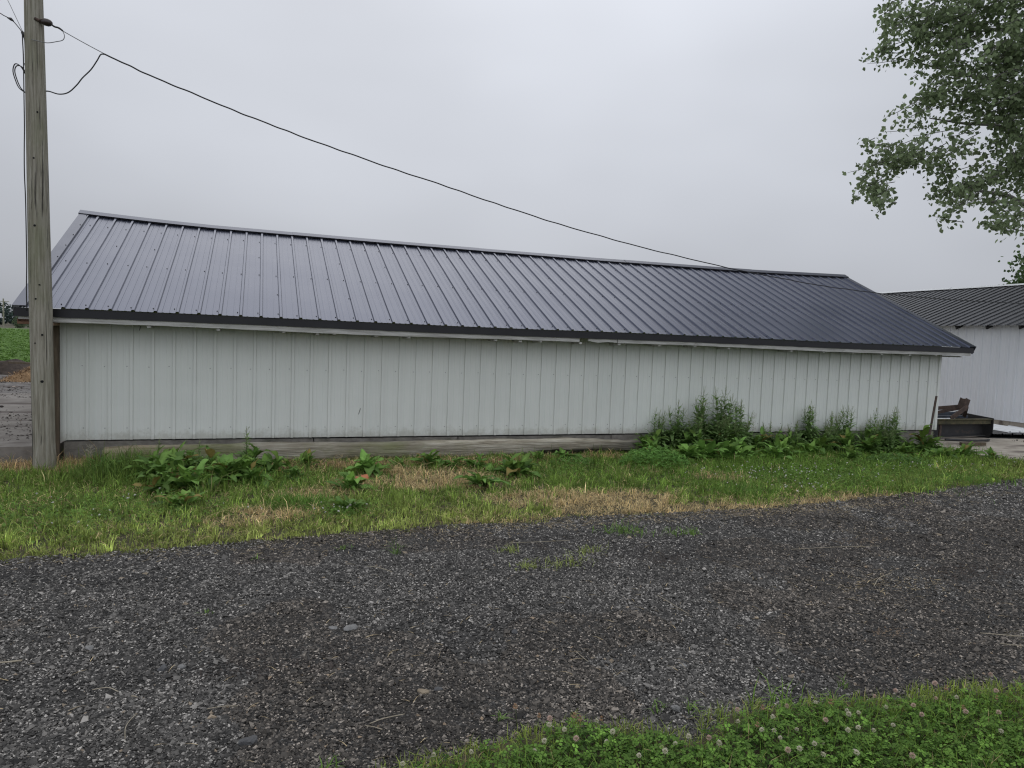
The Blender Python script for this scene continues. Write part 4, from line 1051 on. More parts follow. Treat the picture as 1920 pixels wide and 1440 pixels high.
# docks left of centre
D = [
 (.98, -1.32, .30, 13, 'dock with big drooping leaves at the left end of the left weed clump'),
 (1.22, -1.62, .29, 12, 'dock in the left clump with one large leaf hanging toward the lawn'),
 (1.45, -1.95, .25, 15, 'dock at the front of the left clump, leaves spread low and wide'),
 (1.68, -1.62, .29, 16, 'broad bright dock filling the middle of the left weed clump'),
 (1.92, -1.42, .28, 15, 'upright dock right of the middle of the left weed clump'),
 (2.22, -1.18, .24, 11, 'dock with one raised dark leaf at the right end of the left clump'),
 (2.05, -1.70, .22, 11, 'low dock at the front right foot of the left weed clump'),
 (1.44, -2.66, .21, 10, 'small dock standing alone below the left weed clump'),
 (3.22, -1.40, .26, 15, 'bright dock in front of the timber, larger of a stepped pair'),
 (2.93, -2.16, .22, 10, 'pale dock in front of the stepped pair, beside the orange leaf'),
 (2.80, -3.02, .17, 8, 'small dock among white clover blossom near the drive'),
 (3.62, -1.04, .13, 6, 'tiny flat dock just right of the bright dock by the timber'),
 (4.04, -1.02, .19, 12, 'low dock close to the timber left of the stalky weed'),
 (4.32, -1.12, .14, 7, 'little dock tight against the right side of the low timber dock'),
 (4.62, -1.18, .20, 6, 'thin dock with one tall upright leaf by the timber'),
 (4.32, -2.22, .19, 9, 'sparse stalky dock in the dry grass at mid lawn'),
 (4.86, -1.72, .24, 15, 'rosette dock alone on the lawn right of the stalky dock'),
 (5.55, -.75, .15, 6, 'small pale dock at the foot of the whitened timber'),
 (6.02, -.70, .18, 7, 'flat leafed dock under the dark rotted end of the timber'),
 (7.30, -.72, .26, 13, 'dock at the left edge of the right weed bed, above the leafy mound'),
 (7.72, -1.08, .26, 16, 'bright dock just right of the leafy green mound'),
 (8.05, -.98, .25, 15, 'bright dock below the tallest seeding weeds, second from the mound'),
 (8.38, -1.12, .26, 16, 'bright dock third from the mound in the front row of the weed bed'),
 (8.72, -1.00, .25, 14, 'bright dock fourth from the mound in the front row of the weed bed'),
 (9.08, -1.12, .23, 13, 'bright dock in the front row, below the thin dry grass stalk'),
 (9.45, -.88, .23, 12, 'dock behind the front row, between the two groups of seeding weeds'),
 (9.95, -.98, .24, 12, 'bright ragged dock in front of the second group of seeding weeds'),
 (10.45, -.62, .30, 15, 'dark large leafed dock under the second group of seeding weeds'),
 (10.95, -.58, .28, 13, 'dark dock between the last two seeding weeds'),
 (11.45, -.62, .28, 13, 'dark dock under the right most seeding weed'),
 (12.0, -.85, .26, 14, 'dock in front of the bare stretch of foundation near the corner'),
 (12.5, -1.05, .26, 13, 'dock at the front of the corner weeds, left of the rusty bar'),
 (12.85, -.55, .32, 15, 'big dark dock at the foot of the rusty bar'),
 (13.25, -.90, .29, 13, 'dock at the right of the rusty bar, in front of the concrete pad'),
 (13.62, -1.12, .18, 9, 'last dock on the right, spreading over the edge of the concrete pad'),
]
D += [
 (1.30, -1.22, .24, 12, 'shaded dock deep in the left clump close to the timber'),
 (1.62, -1.20, .24, 12, 'dark dock behind the middle of the left clump against the timber'),
 (1.95, -1.05, .22, 11, 'dark dock at the back right of the left clump against the timber'),
 (1.20, -2.05, .20, 10, 'low dock at the front left foot of the left clump'),
 (2.58, -.88, .20, 9, 'lone low dock by the timber between the left clump and the stepped pair'),
 (.55, -.95, .20, 9, 'low dock in the dark tall grass right of the pole'),
 (2.40, -1.50, .17, 8, 'small low dock trailing off the right of the left clump'),
 (7.45, -.42, .26, 12, 'dark dock behind the mound, at the foot of the slimmest tall weed'),
 (8.20, -.48, .30, 13, 'dark shaded dock at the foot of the high spired weed'),
 (8.80, -.52, .30, 13, 'dark shaded dock at the foot of the tallest twin spired weed'),
 (9.35, -.45, .26, 12, 'dark dock at the foot of the last weed in the first tall group'),
 (9.90, -.42, .24, 11, 'small dark dock against the foundation between the tall groups'),
 (10.40, -1.25, .22, 12, 'low pale dock in front of the bright ragged one'),
 (11.75, -.38, .26, 12, 'dark dock against the foundation left of its bare stretch'),
 (12.45, -.50, .24, 11, 'dock against the foundation behind the corner weeds'),
]
for i, (x, y, s, n, lab) in enumerate(D):
    br = 1.4 if 19 <= i <= 26 or i in (8, 9) else (.95 if i in (27, 28, 29, 32) or i > 34 else 1.15)
    dock(x, y, s * (.92 if i >= 27 else (1.12 if i >= 19 else (1.22 if i >= 11 else (1.0 if i >= 8 else .95)))), int(n * 1.35), 100 + i, lab, bright=br, tall=1.15 if (i > 34 or i in (27, 28, 29, 32)) else (.75 if i < 7 else .5))
small_bush('leafy_mound', 6.95, -1.40, .50, .24, 1500, 5, 'round mound of small bright green leaves left of the dock row', (.15, .30, .065), .019)
small_bush('creeping_weed', 5.9, -1.15, .35, .10, 320, 6, 'flat creeping weed in the lawn before the rotted timber end', (.13, .25, .055), .018)
small_bush('creeping_weed', 11.0, -1.60, .55, .16, 700, 7, 'low dark leafy weed in front of the last seeding weeds', (.10, .19, .045), .020)
T = [
 (1.02, -.80, .36, 1, 'short leafy seed stalk, leftmost in the left weed clump'),
 (1.42, -.78, .33, 1, 'short seed stalk, second from the left in the left clump'),
 (1.92, -.95, .50, 1, 'taller seed stalk rising from the middle of the left clump'),
 (7.70, -.16, .70, 2, 'slim seeding weed at the left of the first tall group'),
 (8.06, -.20, .84, 2, 'slim seeding weed second from left in the first tall group'),
 (8.46, -.26, 1.06, 3, 'tall bushy seeding weed with a high left spire against the wall'),
 (8.86, -.26, 1.08, 4, 'tallest bushy seeding weed with twin spires against the wall'),
 (9.22, -.20, .86, 2, 'seeding weed at the right end of the first tall group'),
 (10.62, -.18, .88, 3, 'seeding weed at the left of the second tall group'),
 (11.05, -.20, .72, 3, 'shorter seeding weed in the middle of the second tall group'),
 (11.42, -.18, .82, 2, 'thin spired seeding weed at the right of the second tall group'),
 (12.02, -.20, .80, 2, 'seeding weed left of the bare foundation near the corner'),
 (12.42, -.22, .84, 3, 'right most seeding weed before the rusty bar'),
 (9.85, -.15, .48, 2, 'short seeding weed between the two tall groups'),
 (10.25, -.30, .52, 2, 'leafy weed at the left foot of the second tall group'),
 (11.75, -.30, .58, 2, 'low leafy weed filling the gap before the last two seeding weeds'),
 (8.25, -.42, .62, 3, 'leafy weed filling the front left of the first tall group'),
 (8.68, -.50, .66, 3, 'leafy weed filling the front of the tallest twin spired weed'),
 (9.05, -.45, .58, 3, 'leafy weed filling the front right of the first tall group'),
 (10.85, -.42, .55, 3, 'leafy weed in front of the middle of the second tall group'),
 (12.20, -.40, .52, 3, 'leafy weed in front of the last two seeding weeds'),
 (13.05, -.45, .40, 2, 'short leafy weed at the foot of the rusty bar'),
]
for i, (x, y, h, n, lab) in enumerate(T): tall_weed(x, y, h * (.93 if i > 2 else 1), 300 + i, lab, n + (2 if i > 2 else 0), spread=.17 if i > 2 else .08)

def dry_stalk(x, y, h, seed, label, name='dry_grass_stalk'):
    rs = random.Random(seed); S = Soup(); c = (.42, .36, .25); z0 = float(ground_z(x, y))
    mb = MB(); mb.tube([(x, y, z0), (x + .01, y, z0 + h * .6), (x + .02, y, z0 + h)], [.0022, .0018, .001], 4)
    for k in range(46):
        f = .5 + .5 * rs.random(); p = Vector((x + .02 * f, y, z0 + h * f)); a = rs.uniform(0, 6.28); l = rs.uniform(.02, .07)
        q = p + Vector((math.cos(a) * l, math.sin(a) * l * .5, rs.uniform(.01, .05))); mb.tube([p, q], [.0009, .0016], 3)
    o = mb.build(name, M('dry_stalk', [(.3, (.30, .27, .20)), (.7, (.44, .40, .32))], 30, rough=.9)); tag(o, label, 'grass stalk')
dry_stalk(9.55, -.09, .56, 1, 'faint dry tan grass stalk against the wall beside the tall weeds')
dry_stalk(.28, -.52, .24, 2, 'pale dead weed stalk by the foundation right of the pole')
dry_stalk(10.2, -.09, .34, 3, 'short dry grass stalk against the wall left of the second tall group')

# sprigs on the drive
def tuft(x, y, n, h, seed, label, col, spread=.03, wid=.006, lean=.55):
    rs = np.random.default_rng(seed); S = Soup()
    px, py = rs.normal(x, spread, n), rs.normal(y, spread * .7, n)
    S.add(*blades(px, py, road_z(px, py), rs.uniform(.4, 1, n) * h, rs.uniform(.6, 1.1, n) * wid, np.abs(rs.normal(lean, .35, n)).clip(0, 1.4), rs.uniform(0, 6.28, n), np.array(col) * np.exp(rs.normal(0, .2, (n, 1)))))
    o = link('grass_tuft', S.mesh('grass_tuft'), m_grass); tag(o, label, 'grass tuft')
G1, G2 = (.16, .27, .06), (.28, .33, .10)
TU = [(4.93, -4.17, 46, .13, 'bright green grass tuft on the drive, left of a row of four', G1, .07), (5.05, -4.22, 40, .11, 'grass tuft touching the leftmost of the row of four on the drive', G1, .06),
      (5.36, -4.32, 26, .09, 'smaller grass tuft, third in the row of four on the drive', G1, .06), (5.52, -4.35, 36, .10, 'grass tuft at the right end of the row of four on the drive', G1, .028),
      (3.84, -4.46, 22, .09, 'yellow green tuft on the drive nearest the lawn, left of the sparse patch', G2, .03), (4.13, -4.85, 40, .10, 'yellow green tuft in the middle of the sparse patch on the drive', G2, .06),
      (3.86, -4.82, 26, .09, 'yellow green tuft at the left of the sparse patch on the drive', G2, .04), (4.42, -4.62, 24, .09, 'yellow green tuft at the right of the sparse patch on the drive', G2, .05),
      (3.0, -4.33, 14, .20, 'single tall upright green sprig standing on the drive', (.12, .20, .05), .012), (2.65, -4.1, 14, .06, 'small green tuft at the lawn edge of the drive', G1, .04),
      (3.02, -6.66, 7, .08, 'small sprig in the gravel just ahead of the front verge', G1, .008), (3.70, -6.80, 9, .07, 'sprig in the gravel at the dip of the front verge', G1, .02),
      (3.86, -6.84, 11, .09, 'leaning sprig right of the dip in the front verge', G1, .02), (2.30, -6.80, 9, .08, 'sprig at the bottom edge left of the front verge', G1, .02),
      (4.27, -6.93, 30, .17, 'tall arching crabgrass tuft at the edge of the front verge', (.16, .27, .05), .05), (4.50, -6.98, 18, .13, 'arching crabgrass tuft right of the tallest one on the front verge', (.16, .27, .05), .03), (4.70, -6.84, 8, .07, 'lone sprig in gravel above the front verge', G1, .012), (1.79, -5.15, 8, .05, 'tiny green sprig in open gravel on the left', G1, .015), (2.05, -4.2, 8, .04, 'tiny flat sprig in the gravel near the lawn', G1, .03)]
for i, (x, y, n, h, lab, c, sp) in enumerate(TU): tuft(x, y, int(n * (2.2 if c is G2 else 1.4)), h * (1.05 if c is G2 else 1.1), 500 + i, lab, c, sp * (1.5 if c is G2 else 1.2), wid=.006, lean=.8)

# stones, straw and leaves on the drive
def stone(x, y, s, mat, label, seed, flat=.55):
    rs = random.Random(seed); import bmesh
    bm = bmesh.new(); bmesh.ops.create_icosphere(bm, subdivisions=2, radius=1)
    for v in bm.verts:
        n = v.co.normalized(); k = 1 + .28 * math.sin(n.x * 3.1 + seed) * math.cos(n.y * 2.7 + seed * 2) + rs.uniform(-.10, .10)
        v.co = Vector((n.x * 1.25 * k, n.y * .9 * k, n.z * flat * k)) * s
    me = bpy.data.meshes.new('stone'); bm.to_mesh(me); bm.free()
    o = link('stone', me, mat); o.location = (x, y, float(road_z(x, y)) + s * flat * .45); o.rotation_euler = (0, 0, rs.uniform(0, 6)); tag(o, label, 'stone')
for i, a in enumerate([
 (2.53, -5.60, .042, m_stone, 'large pale grey lump of concrete in the middle of the gravel', .5), (2.44, -5.56, .026, m_stone, 'smaller pale lump touching the left of the large grey one', .5),
 (7.75, -4.87, .030, m_tanstone, 'flat cream stone far right on the drive', .4), (1.64, -5.81, .028, m_dkstone, 'grey stone, left of a side by side pair on the left gravel', .6), (1.72, -5.81, .022, m_stone, 'pale stone, right of a side by side pair on the left gravel', .6),
 (2.76, -6.35, .026, m_tanstone, 'brown stone beside a grey one in the near gravel', .5), (2.83, -6.34, .020, m_dkstone, 'grey stone right of the brown one in the near gravel', .6),
 (3.78, -6.81, .024, m_stone, 'pale round stone at the dip of the front verge', .7), (4.05, -6.46, .024, m_stone, 'flat pale stone in the right near gravel', .4), (1.37, -4.37, .020, m_tanstone, 'yellowish pebble near the lawn on the left', .5),
 (2.46, -4.73, .014, m_tanstone, 'small tan pebble right of the yellowish one', .5), (2.03, -6.53, .035, m_dkstone, 'dark rough stone near the bottom edge', .6), (2.73, -5.25, .018, m_stone, 'small white stone above the large grey lump', .6),
 (4.86, -7.0, .040, m_dkstone, 'large flat grey stone at the right front verge', .35), (3.45, -6.50, .013, m_tanstone, 'tiny tan pebble in the near gravel', .7), (3.38, -5.85, .026, m_dkstone, 'dark grey stone in the centre right gravel', .6), (1.28, -5.5, .026, m_stone, 'pale stone on the gravel by the left edge', .5)]): stone(a[0], a[1], a[2] * .8, a[3], a[4], 700 + i, a[5])
def stick(a, b, r, label, seed, mat=None, name='straw_stalk', cat='straw'):
    a = Vector((a[0], a[1], float(road_z(a[0], a[1])) + .016)); b = Vector((b[0], b[1], float(road_z(b[0], b[1])) + .018))
    rs = random.Random(seed); m = (a + b) / 2 + Vector((rs.uniform(-.02, .02), rs.uniform(-.02, .02), .004)); mb = MB(); mb.tube(catmull([a, m, b], 5), r * .68, 5)
    o = mb.build(name, mat or m_strawm, smooth=True); tag(o, label, cat)
m_strawm = M('dry_straw', [(.3, (.27, .23, .16)), (.7, (.42, .37, .28))], 20, rough=.85)
ST = [((1.38, -5.95), (1.49, -6.01), .0028, 'straw on the left gravel lying almost level'), ((1.58, -6.41), (1.59, -6.22), .0022, 'straw on the left gravel pointing away from the viewer'),
      ((1.86, -6.26), (1.98, -6.27), .0025, 'short straw between the left gravel and centre'), ((2.49, -6.57), (2.64, -6.53), .0030, 'pale straw in the near centre gravel'), ((2.47, -6.58), (2.53, -6.63), .0026, 'stub of straw below the pale one in the near gravel'),
      ((2.76, -4.60), (2.90, -4.76), .0032, 'straw near the tall green sprig on the drive'), ((.80, -5.56), (1.02, -5.58), .0060, 'thick pale stick at the left edge of the gravel'), ((3.59, -6.19), (3.60, -6.31), .0022, 'bent straw in the right near gravel'),
      ((4.44, -5.58), (4.46, -5.90), .0026, 'long thin straw on the centre right gravel'), ((6.0, -6.55), (6.30, -6.72), .0040, 'long straw at the far right edge of the gravel'), ((5.95, -6.70), (6.15, -6.86), .0035, 'straw below the long one at the far right edge'),
      ((6.0, -5.80), (6.36, -5.62), .0032, 'straw on the worn right part of the gravel'), ((6.05, -4.95), (6.9, -5.02), .0030, 'long straw lying across the far right gravel'), ((3.9, -4.30), (4.4, -4.33), .0026, 'thin straw left of the row of tufts')]
for i, (a, b, r, lab) in enumerate(ST): stick(a, b, r, lab, 800 + i)
# thin straw litter, too many to count
def straw_litter():
    S = Soup()
    for cx, cy, rx, ry, n in ((6.2, -5.75, .5, .25, 120), (7.5, -4.4, 1.5, .5, 160), (7.0, -3.85, 2.0, .18, 900), (4.6, -3.85, 1.6, .14, 420), (9.6, -3.55, 1.0, .12, 300), (5, -5.5, 4, 1.4, 260), (2, -4.0, 2.0, .12, 160), (3, -6, 2.5, .8, 90)):
        x = rng.normal(cx, rx * .6, n); y = rng.normal(cy, ry * .6, n); k = (y < road_edge(x) + .15) & (y > front_edge(x)); x, y = x[k], y[k]; m = len(x)
        c = np.array([.42, .33, .19]) * np.exp(rng.normal(0, .25, (m, 1)))
        S.add(*blades(x, y, road_z(x, y) + .008, rng.uniform(.03, .09, m), rng.uniform(.0022, .004, m), np.full(m, 1.45), rng.uniform(0, 6.28, m), c))
    o = link('straw_litter', S.mesh('straw_litter'), m_straw); tag(o, 'loose dry straw strewn along the lawn edge and drive', 'straw', kind='stuff')
straw_litter()
lo = MB(); lo.poly([(3.03, -2.13, .10), (3.07, -2.16, .115), (3.13, -2.12, .12), (3.12, -2.05, .15), (3.06, -2.03, .14)]); lo.poly([(3.05, -2.14, .10), (2.99, -2.12, .10), (3.0, -2.05, .13), (3.06, -2.05, .12)])
tag(lo.build('dead_leaf', m_orange), 'curled orange dead leaf caught in the grass by a dock', 'leaf')

# ------------------------------------------------------------------ left background: straw heap, dirt, log, field crop, far wood
def heap(name, cx, cy, z0, rx, ry, h, mat, seed, label, cat, strands=0, scol=None):
    n, m = 40, 12; V, C = [(cx, cy, z0 + h)], []
    for j in range(1, m + 1):
        q = j / m
        for k in range(n):
            a = 2 * math.pi * k / n; wq = 1 + .2 * math.sin(a * 3 + seed) + .1 * math.sin(a * 7 + seed)
            x, y = cx + math.cos(a) * rx * q * wq, cy + math.sin(a) * ry * q * wq
            V.append((x, y, z0 - .04 + (h + .04) * (math.cos(q * math.pi) * .5 + .5) * (.75 + .5 * float(fbm(x, y, .35, seed)))))
    loops, sizes = [], []
    for k in range(n): loops += [0, 1 + k, 1 + (k + 1) % n]; sizes.append(3)
    for j in range(m - 1):
        for k in range(n):
            a, b = 1 + j * n + k, 1 + j * n + (k + 1) % n; loops += [a, a + n, b + n, b]; sizes.append(4)
    S = Soup(); S.add(V, loops, sizes, [scol or (1, 1, 1)] * len(V))
    if strands:
        VV = np.array(V); pk_ = VV[rng.integers(0, len(VV), strands)] + rng.normal(0, .04, (strands, 3)) * np.array([1, 1, .3])
        c = np.array(scol) * np.exp(rng.normal(0, .4, (strands, 1)))
        S.add(*blades(pk_[:, 0], pk_[:, 1], pk_[:, 2], rng.uniform(.08, .22, strands), rng.uniform(.008, .016, strands), np.full(strands, 1.15), rng.uniform(0, 6.28, strands), c))
    o = link(name, S.mesh(name), mat); tag(o, label, cat)
heap('straw_heap', -3.15, 11.3, .14, 1.05, .7, .30, m_straw, 2, 'orange brown straw heap beyond the yard, left of the pole', 'straw heap', 2600, (.27, .17, .085))
heap('dirt_heap', -4.4, 13.6, .14, 1.3, .9, .42, m_dirt, 4, 'dark dirt heap behind the straw heap at the left edge', 'dirt heap')
mb = MB(); pts = [(-6.6, 14.6, .42), (-6.1, 14.5, .44), (-5.45, 14.3, .42), (-5.25, 14.2, .42)]
mb.tube(pts, [.27, .29, .28, .22], 16); o = mb.build('log', m_stone, smooth=True); tag(o, 'grey round log end at the far left edge beside the dirt heap', 'log')
mb = MB(); mb.bar((-4.2, 12.6, .52), (-3.4, 12.5, .50), .12, .05); o = mb.build('scrap_board', m_post); tag(o, 'dark scrap board lying on top of the dirt heap', 'board')

def crops():
    S = Soup()
    n = 60000; y = 17 + (rng.random(n) ** 1.6) * 110; x = 2 - .28 * (y + 9.3) + rng.normal(0, 1, n) * (2.5 + y * .07)
    row = np.round(x / .76) * .76 + rng.normal(0, .14, n); x = np.where(y < 70, row, x)
    k = (x < 2) | (y > 30); x, y = x[k], y[k]; n = len(x)
    sc = .05 + y * .0016; z = .10 + rng.random(n) * .22
    c = (np.array([.095, .185, .035]) + rng.random((n, 1)) * np.array([.07, .10, .03]))
    S.add(*trefoils(x, y, z, sc * rng.uniform(.7, 1.2, n), c))
    o = link('soybean_crop', S.mesh('soybean_crop'), m_weed); tag(o, 'low green soybean crop filling the field left of the shed', 'crop', kind='stuff')
crops()

def leaf_cards(S, P, size, col, rs, droop=.5):
    """heart-shaped leaves: kite polygons facing all ways, biased to hang"""
    n = len(P); nrm = rs.normal(0, 1, (n, 3)); nrm[:, 2] = np.abs(nrm[:, 2]) * droop + .2; nrm /= np.linalg.norm(nrm, axis=1)[:, None]
    t = np.cross(nrm, rs.normal(0, 1, (n, 3))); t[:, 2] -= .35; t -= nrm * (t * nrm).sum(1)[:, None]; t /= np.linalg.norm(t, axis=1)[:, None]
    s = np.cross(nrm, t); L_ = size[:, None]
    V = np.stack([P, P + t * L_ * .30 - s * L_ * .46, P + t * L_ * .72 - s * L_ * .30 + nrm * L_ * .05, P + t * L_ * 1.05, P + t * L_ * .72 + s * L_ * .30 + nrm * L_ * .05, P + t * L_ * .30 + s * L_ * .46], 1)
    b = np.arange(n)[:, None] * 6; loops = (b + np.arange(6)[None]).ravel()
    S.add(V.reshape(-1, 3), loops, np.full(n, 6), np.repeat(col, 6, 0))

def far_wood():
    rs = np.random.default_rng(5)
    S = Soup()
    for (n, y0, y1, hlo, hhi, size, col, sp) in ((150, 330, 370, 5.5, 10, .9, (.050, .075, .062), 300), (150, 184, 192, 2.0, 3.2, .30, (.085, .115, .06), 160)):  # far trees' leaf colour shifted towards blue, painting in the haze
        for _ in range(n):
            cx, cy = rs.uniform(-sp, sp * .5) - 30, rs.uniform(y0, y1); h = rs.uniform(hlo, hhi); m = 240
            d = rs.normal(0, 1, (m, 3)); d /= np.linalg.norm(d, axis=1)[:, None]; d *= rs.uniform(.6, 1, (m, 1))
            P = np.stack([cx + d[:, 0] * h * .55, cy + d[:, 1] * h * .3, h * .5 + d[:, 2] * h * .5], -1)
            leaf_cards(S, P, rs.uniform(.7, 1.3, m) * size, np.array(col) * np.exp(rs.normal(0, .25, (m, 1))) * rs.uniform(.8, 1.2), rs)
    o = link('far_wood', S.mesh('far_wood'), m_tree); tag(o, 'hazy row of trees and hedge along the far side of the field', 'wood', kind='stuff')
far_wood()
mb = MB(); mb.tube([(-47, 160, 0), (-47, 160, 6.2)], [.16, .12], 6); mb.bar((-48, 160, 5.6), (-46, 160, 5.6), .12, .12)
tag(mb.build('utility_pole', m_pole), 'tiny distant utility pole in front of the far wood', 'utility pole')

# ------------------------------------------------------------------ trees
def big_tree():
    rs = np.random.default_rng(21); root = thing('tree', 'large leafy cottonwood hanging over the second shed at the top right', 'tree', (23.8, 4.2, -.1))
    base = np.array([23.8, 4.2, -.1])
    tr = MB(); tr.tube(catmull([base, base + [-.1, .05, 3.2], base + [-.3, 0, 6.5], base + [-.2, .2, 10], base + [.1, .3, 14], base + [.2, .2, 18]], 6), list(np.linspace(.48, .06, 31)), 12)
    tr.build('trunk', m_bark, root, smooth=True)
    BR = MB(); S = Soup(); centers = []
    def limb(a, b, r0, sag=.0, nsub=5, cl=None):
        a, b = np.array(a, float), np.array(b, float); m = (a + b) / 2 + np.array([0, 0, sag]) + rs.normal(0, .12, 3)
        q = catmull([a, (a + m) / 2 + rs.normal(0, .08, 3), m, (m + b) / 2 + rs.normal(0, .08, 3), b], 5)
        BR.tube(q, list(np.linspace(r0, .010, len(q))), 6)
        return [np.array(p) for p in q]
    # boughs reaching left over the second shed roof; the lobes lie about the plane through the tips
    O = np.array([14.86, 3.30, 5.14]); E = np.array([.645, -.764, -.06]); F_ = np.array([.72, .69, 0])
    boughs = [((23.6, 4.2, 5.0), (16.1, 2.7, 5.5), .7), ((23.6, 4.2, 4.6), (16.1, 2.2, 5.0), .6), ((23.6, 4.2, 6.6), (15.6, 2.9, 7.0), .6), ((23.6, 4.2, 7.6), (15.05, 3.3, 8.4), .5),
              ((23.6, 4.2, 8.4), (15.5, 2.9, 9.5), .7), ((23.6, 4.2, 5.2), (16.8, 1.3, 5.0), .4), ((23.6, 4.2, 7.0), (16.6, 1.4, 7.4), .5)]
    for a, b, sag in boughs: limb(a, tuple(np.array(b) + np.array([.9, .1, .05])), .10, sag)
    # (across, height, half width, half height, leaf sprays) in metres from the lower left tip
    LOBES = [(1.95, 4.0, 1.6, .75, 110), (.85, 3.75, .55, .6, 24), (.40, 3.28, .27, .14, 9), (1.35, 3.0, .55, .40, 20), (2.6, 2.9, .95, .9, 95), (1.30, 2.15, .38, .42, 15), (1.95, 2.1, .5, .55, 18), (2.6, 1.75, .7, .6, 40),
             (.52, .90, .42, .24, 17), (.30, .35, .27, .30, 13), (.46, -.16, .13, .13, 5), (1.12, .92, .46, .22, 14), (1.65, .78, .45, .36, 15), (1.85, .12, .33, .28, 12), (1.80, -.36, .17, .13, 5), (2.35, .42, .45, .36, 15), (2.85, .45, .4, .45, 15), (2.80, -.2, .26, .25, 9), (2.88, -.42, .20, .24, 10), (2.95, 1.2, .5, .8, 20),
             (1.0, 1.5, .35, .22, 6), (3.4, .85, .5, .5, 14), (3.3, 2.4, .8, 1.6, 80), (2.2, 5.2, 1.8, .7, 60)]
    for a, h, ra, rh, n in LOBES:
        for _ in range(n):
            u = rs.normal(0, .52, 2).clip(-1, 1); dep = rs.normal(.2, .55)
            c = O + E * (a + u[0] * ra) + np.array([0, 0, h + u[1] * rh]) + F_ * dep
            tw = np.array([-.14, .09, -.05]) + rs.normal(0, .07, 3)       # sprays hang down and out to the left
            BR.tube([tuple(c - tw * 1.6 + [0, 0, .05]), tuple(c), tuple(c + tw)], [.009, .006, .003], 4)
            for k in range(22):
                f = rs.uniform(-1.3, 1.1); centers.append((c + tw * f + rs.normal(0, .075, 3), .035, 1))
    # rest of the crown, over and behind the second shed
    for _ in range(900):
        d = rs.normal(0, 1, 3); d /= np.linalg.norm(d); r = rs.uniform(.45, 1) ** .6
        p = np.array([25.2, 6.2, 13.6]) + d * r * np.array([8.2, 8.5, 9.6])
        yw = math.degrees(math.atan2(p[0] - 2.05, p[1] + 9.34)); el = math.degrees(math.atan2(p[2] - 1.6, math.hypot(p[0] - 2.05, p[1] + 9.34)))
        if p[2] < 5.6 or (yw < 56.5 and el < 33): continue      # the left side of the crown is thin: sky shows there
        centers.append((p, .62, 48))
        if rs.random() < .25: limb(base + np.array([0, 0, min(p[2] - 1.5, 15)]), p, .05)
    BR.build('branch', m_bark, root, smooth=True)['kind'] = 'stuff'
    for c, sg, n in centers:
        P = c + rs.normal(0, 1, (n, 3)) * sg * np.array([1.05, 1.05, .85])
        g = rs.uniform(.8, 1.2); col = (np.array([.215, .275, .145]) * g) * np.exp(rs.normal(0, .20, (n, 1)))
        leaf_cards(S, P, rs.uniform(.065, .115, n) * (1.9 if sg > .5 else 1), col, rs)
    link('crown', S.mesh('crown'), m_tree, root)
big_tree()
def back_tree():
    rs = np.random.default_rng(23); root = thing('tree', 'small dense tree just showing above the second shed ridge at the right edge', 'tree', (34.5, 9.5, -.1))
    mb = MB(); mb.tube(catmull([(34.5, 9.5, -.1), (34.4, 9.6, 2.5), (34.6, 9.4, 5.5)], 6), list(np.linspace(.22, .05, 13)), 8); mb.build('trunk', m_bark, root, smooth=True)
    S = Soup()
    for _ in range(340):
        d = rs.normal(0, 1, 3); d /= np.linalg.norm(d); p = np.array([33.9, 9.8, 4.2]) + d * rs.uniform(.5, 1) * np.array([3.3, 2.9, 2.2]); n = 90
        P = p + rs.normal(0, .33, (n, 3)); col = np.array([.085, .135, .055]) * rs.uniform(.7, 1.25) * np.exp(rs.normal(0, .25, (n, 1)))
        leaf_cards(S, P, rs.uniform(.10, .17, n), col, rs)
    link('crown', S.mesh('crown'), m_tree, root)
back_tree()

# ------------------------------------------------------------------ right end: bar, implement, sheets, scraps
mb = MB(); a, b = Vector((13.08, -.34, -.12)), Vector((13.30, -.28, .885))
mb.bar(a, b, .045, .007, up=(0, 1, 0)); mb.bar(a + Vector((.022, .02, 0)), b + Vector((.022, .02, 0)), .007, .04, up=(0, 1, 0))
tag(mb.build('angle_iron_bar', m_rust), 'rusty angle iron bar leaning by the right corner of the long shed', 'bar')

imp = thing('box_scraper', 'rusty farm box scraper with an A shaped hitch mast between the two sheds', 'farm implement', (15.6, 1.3, -.09))
mb = MB(); mb.box(14.2, 16.43, .94, 1.02, .215, .325); mb.box(14.2, 16.43, .915, .9399, .30, .325); mb.build('front_beam', m_oldpaint, imp, bevel=.006)
mb = MB(); mb.box(14.3, 16.40, 1.10, 1.125, -.05, .215); mb.bar((14.3, 1.06, -.06), (16.38, 1.06, -.03), .10, .018); mb.build('blade', m_darksteel, imp)
for x in (14.22, 16.42):
    mb = MB(); mb.poly([(x, .90, .34), (x, 1.75, .40), (x, 1.75, .02), (x, 1.55, -.085), (x, .98, -.085), (x, .90, .05)]); mb.poly([(x + .02, .90, .34), (x + .02, .90, .05), (x + .02, .98, -.085), (x + .02, 1.55, -.085), (x + .02, 1.75, .02), (x + .02, 1.75, .40)])
    mb.box(x + .0005, x + .0195, .902, 1.748, .02, .335); mb.build('side_plate', m_darksteel, imp)
mb = MB(); mb.box(14.25, 16.41, 1.70, 1.76, .30, .385); mb.build('rear_rail', m_bluesteel, imp, bevel=.005)
mb = MB(); mb.bar((14.4, 1.32, .33), (16.2, 1.32, .33), .07, .05); mb.build('cross_tube', m_bluesteel, imp, bevel=.004)
mb = MB()
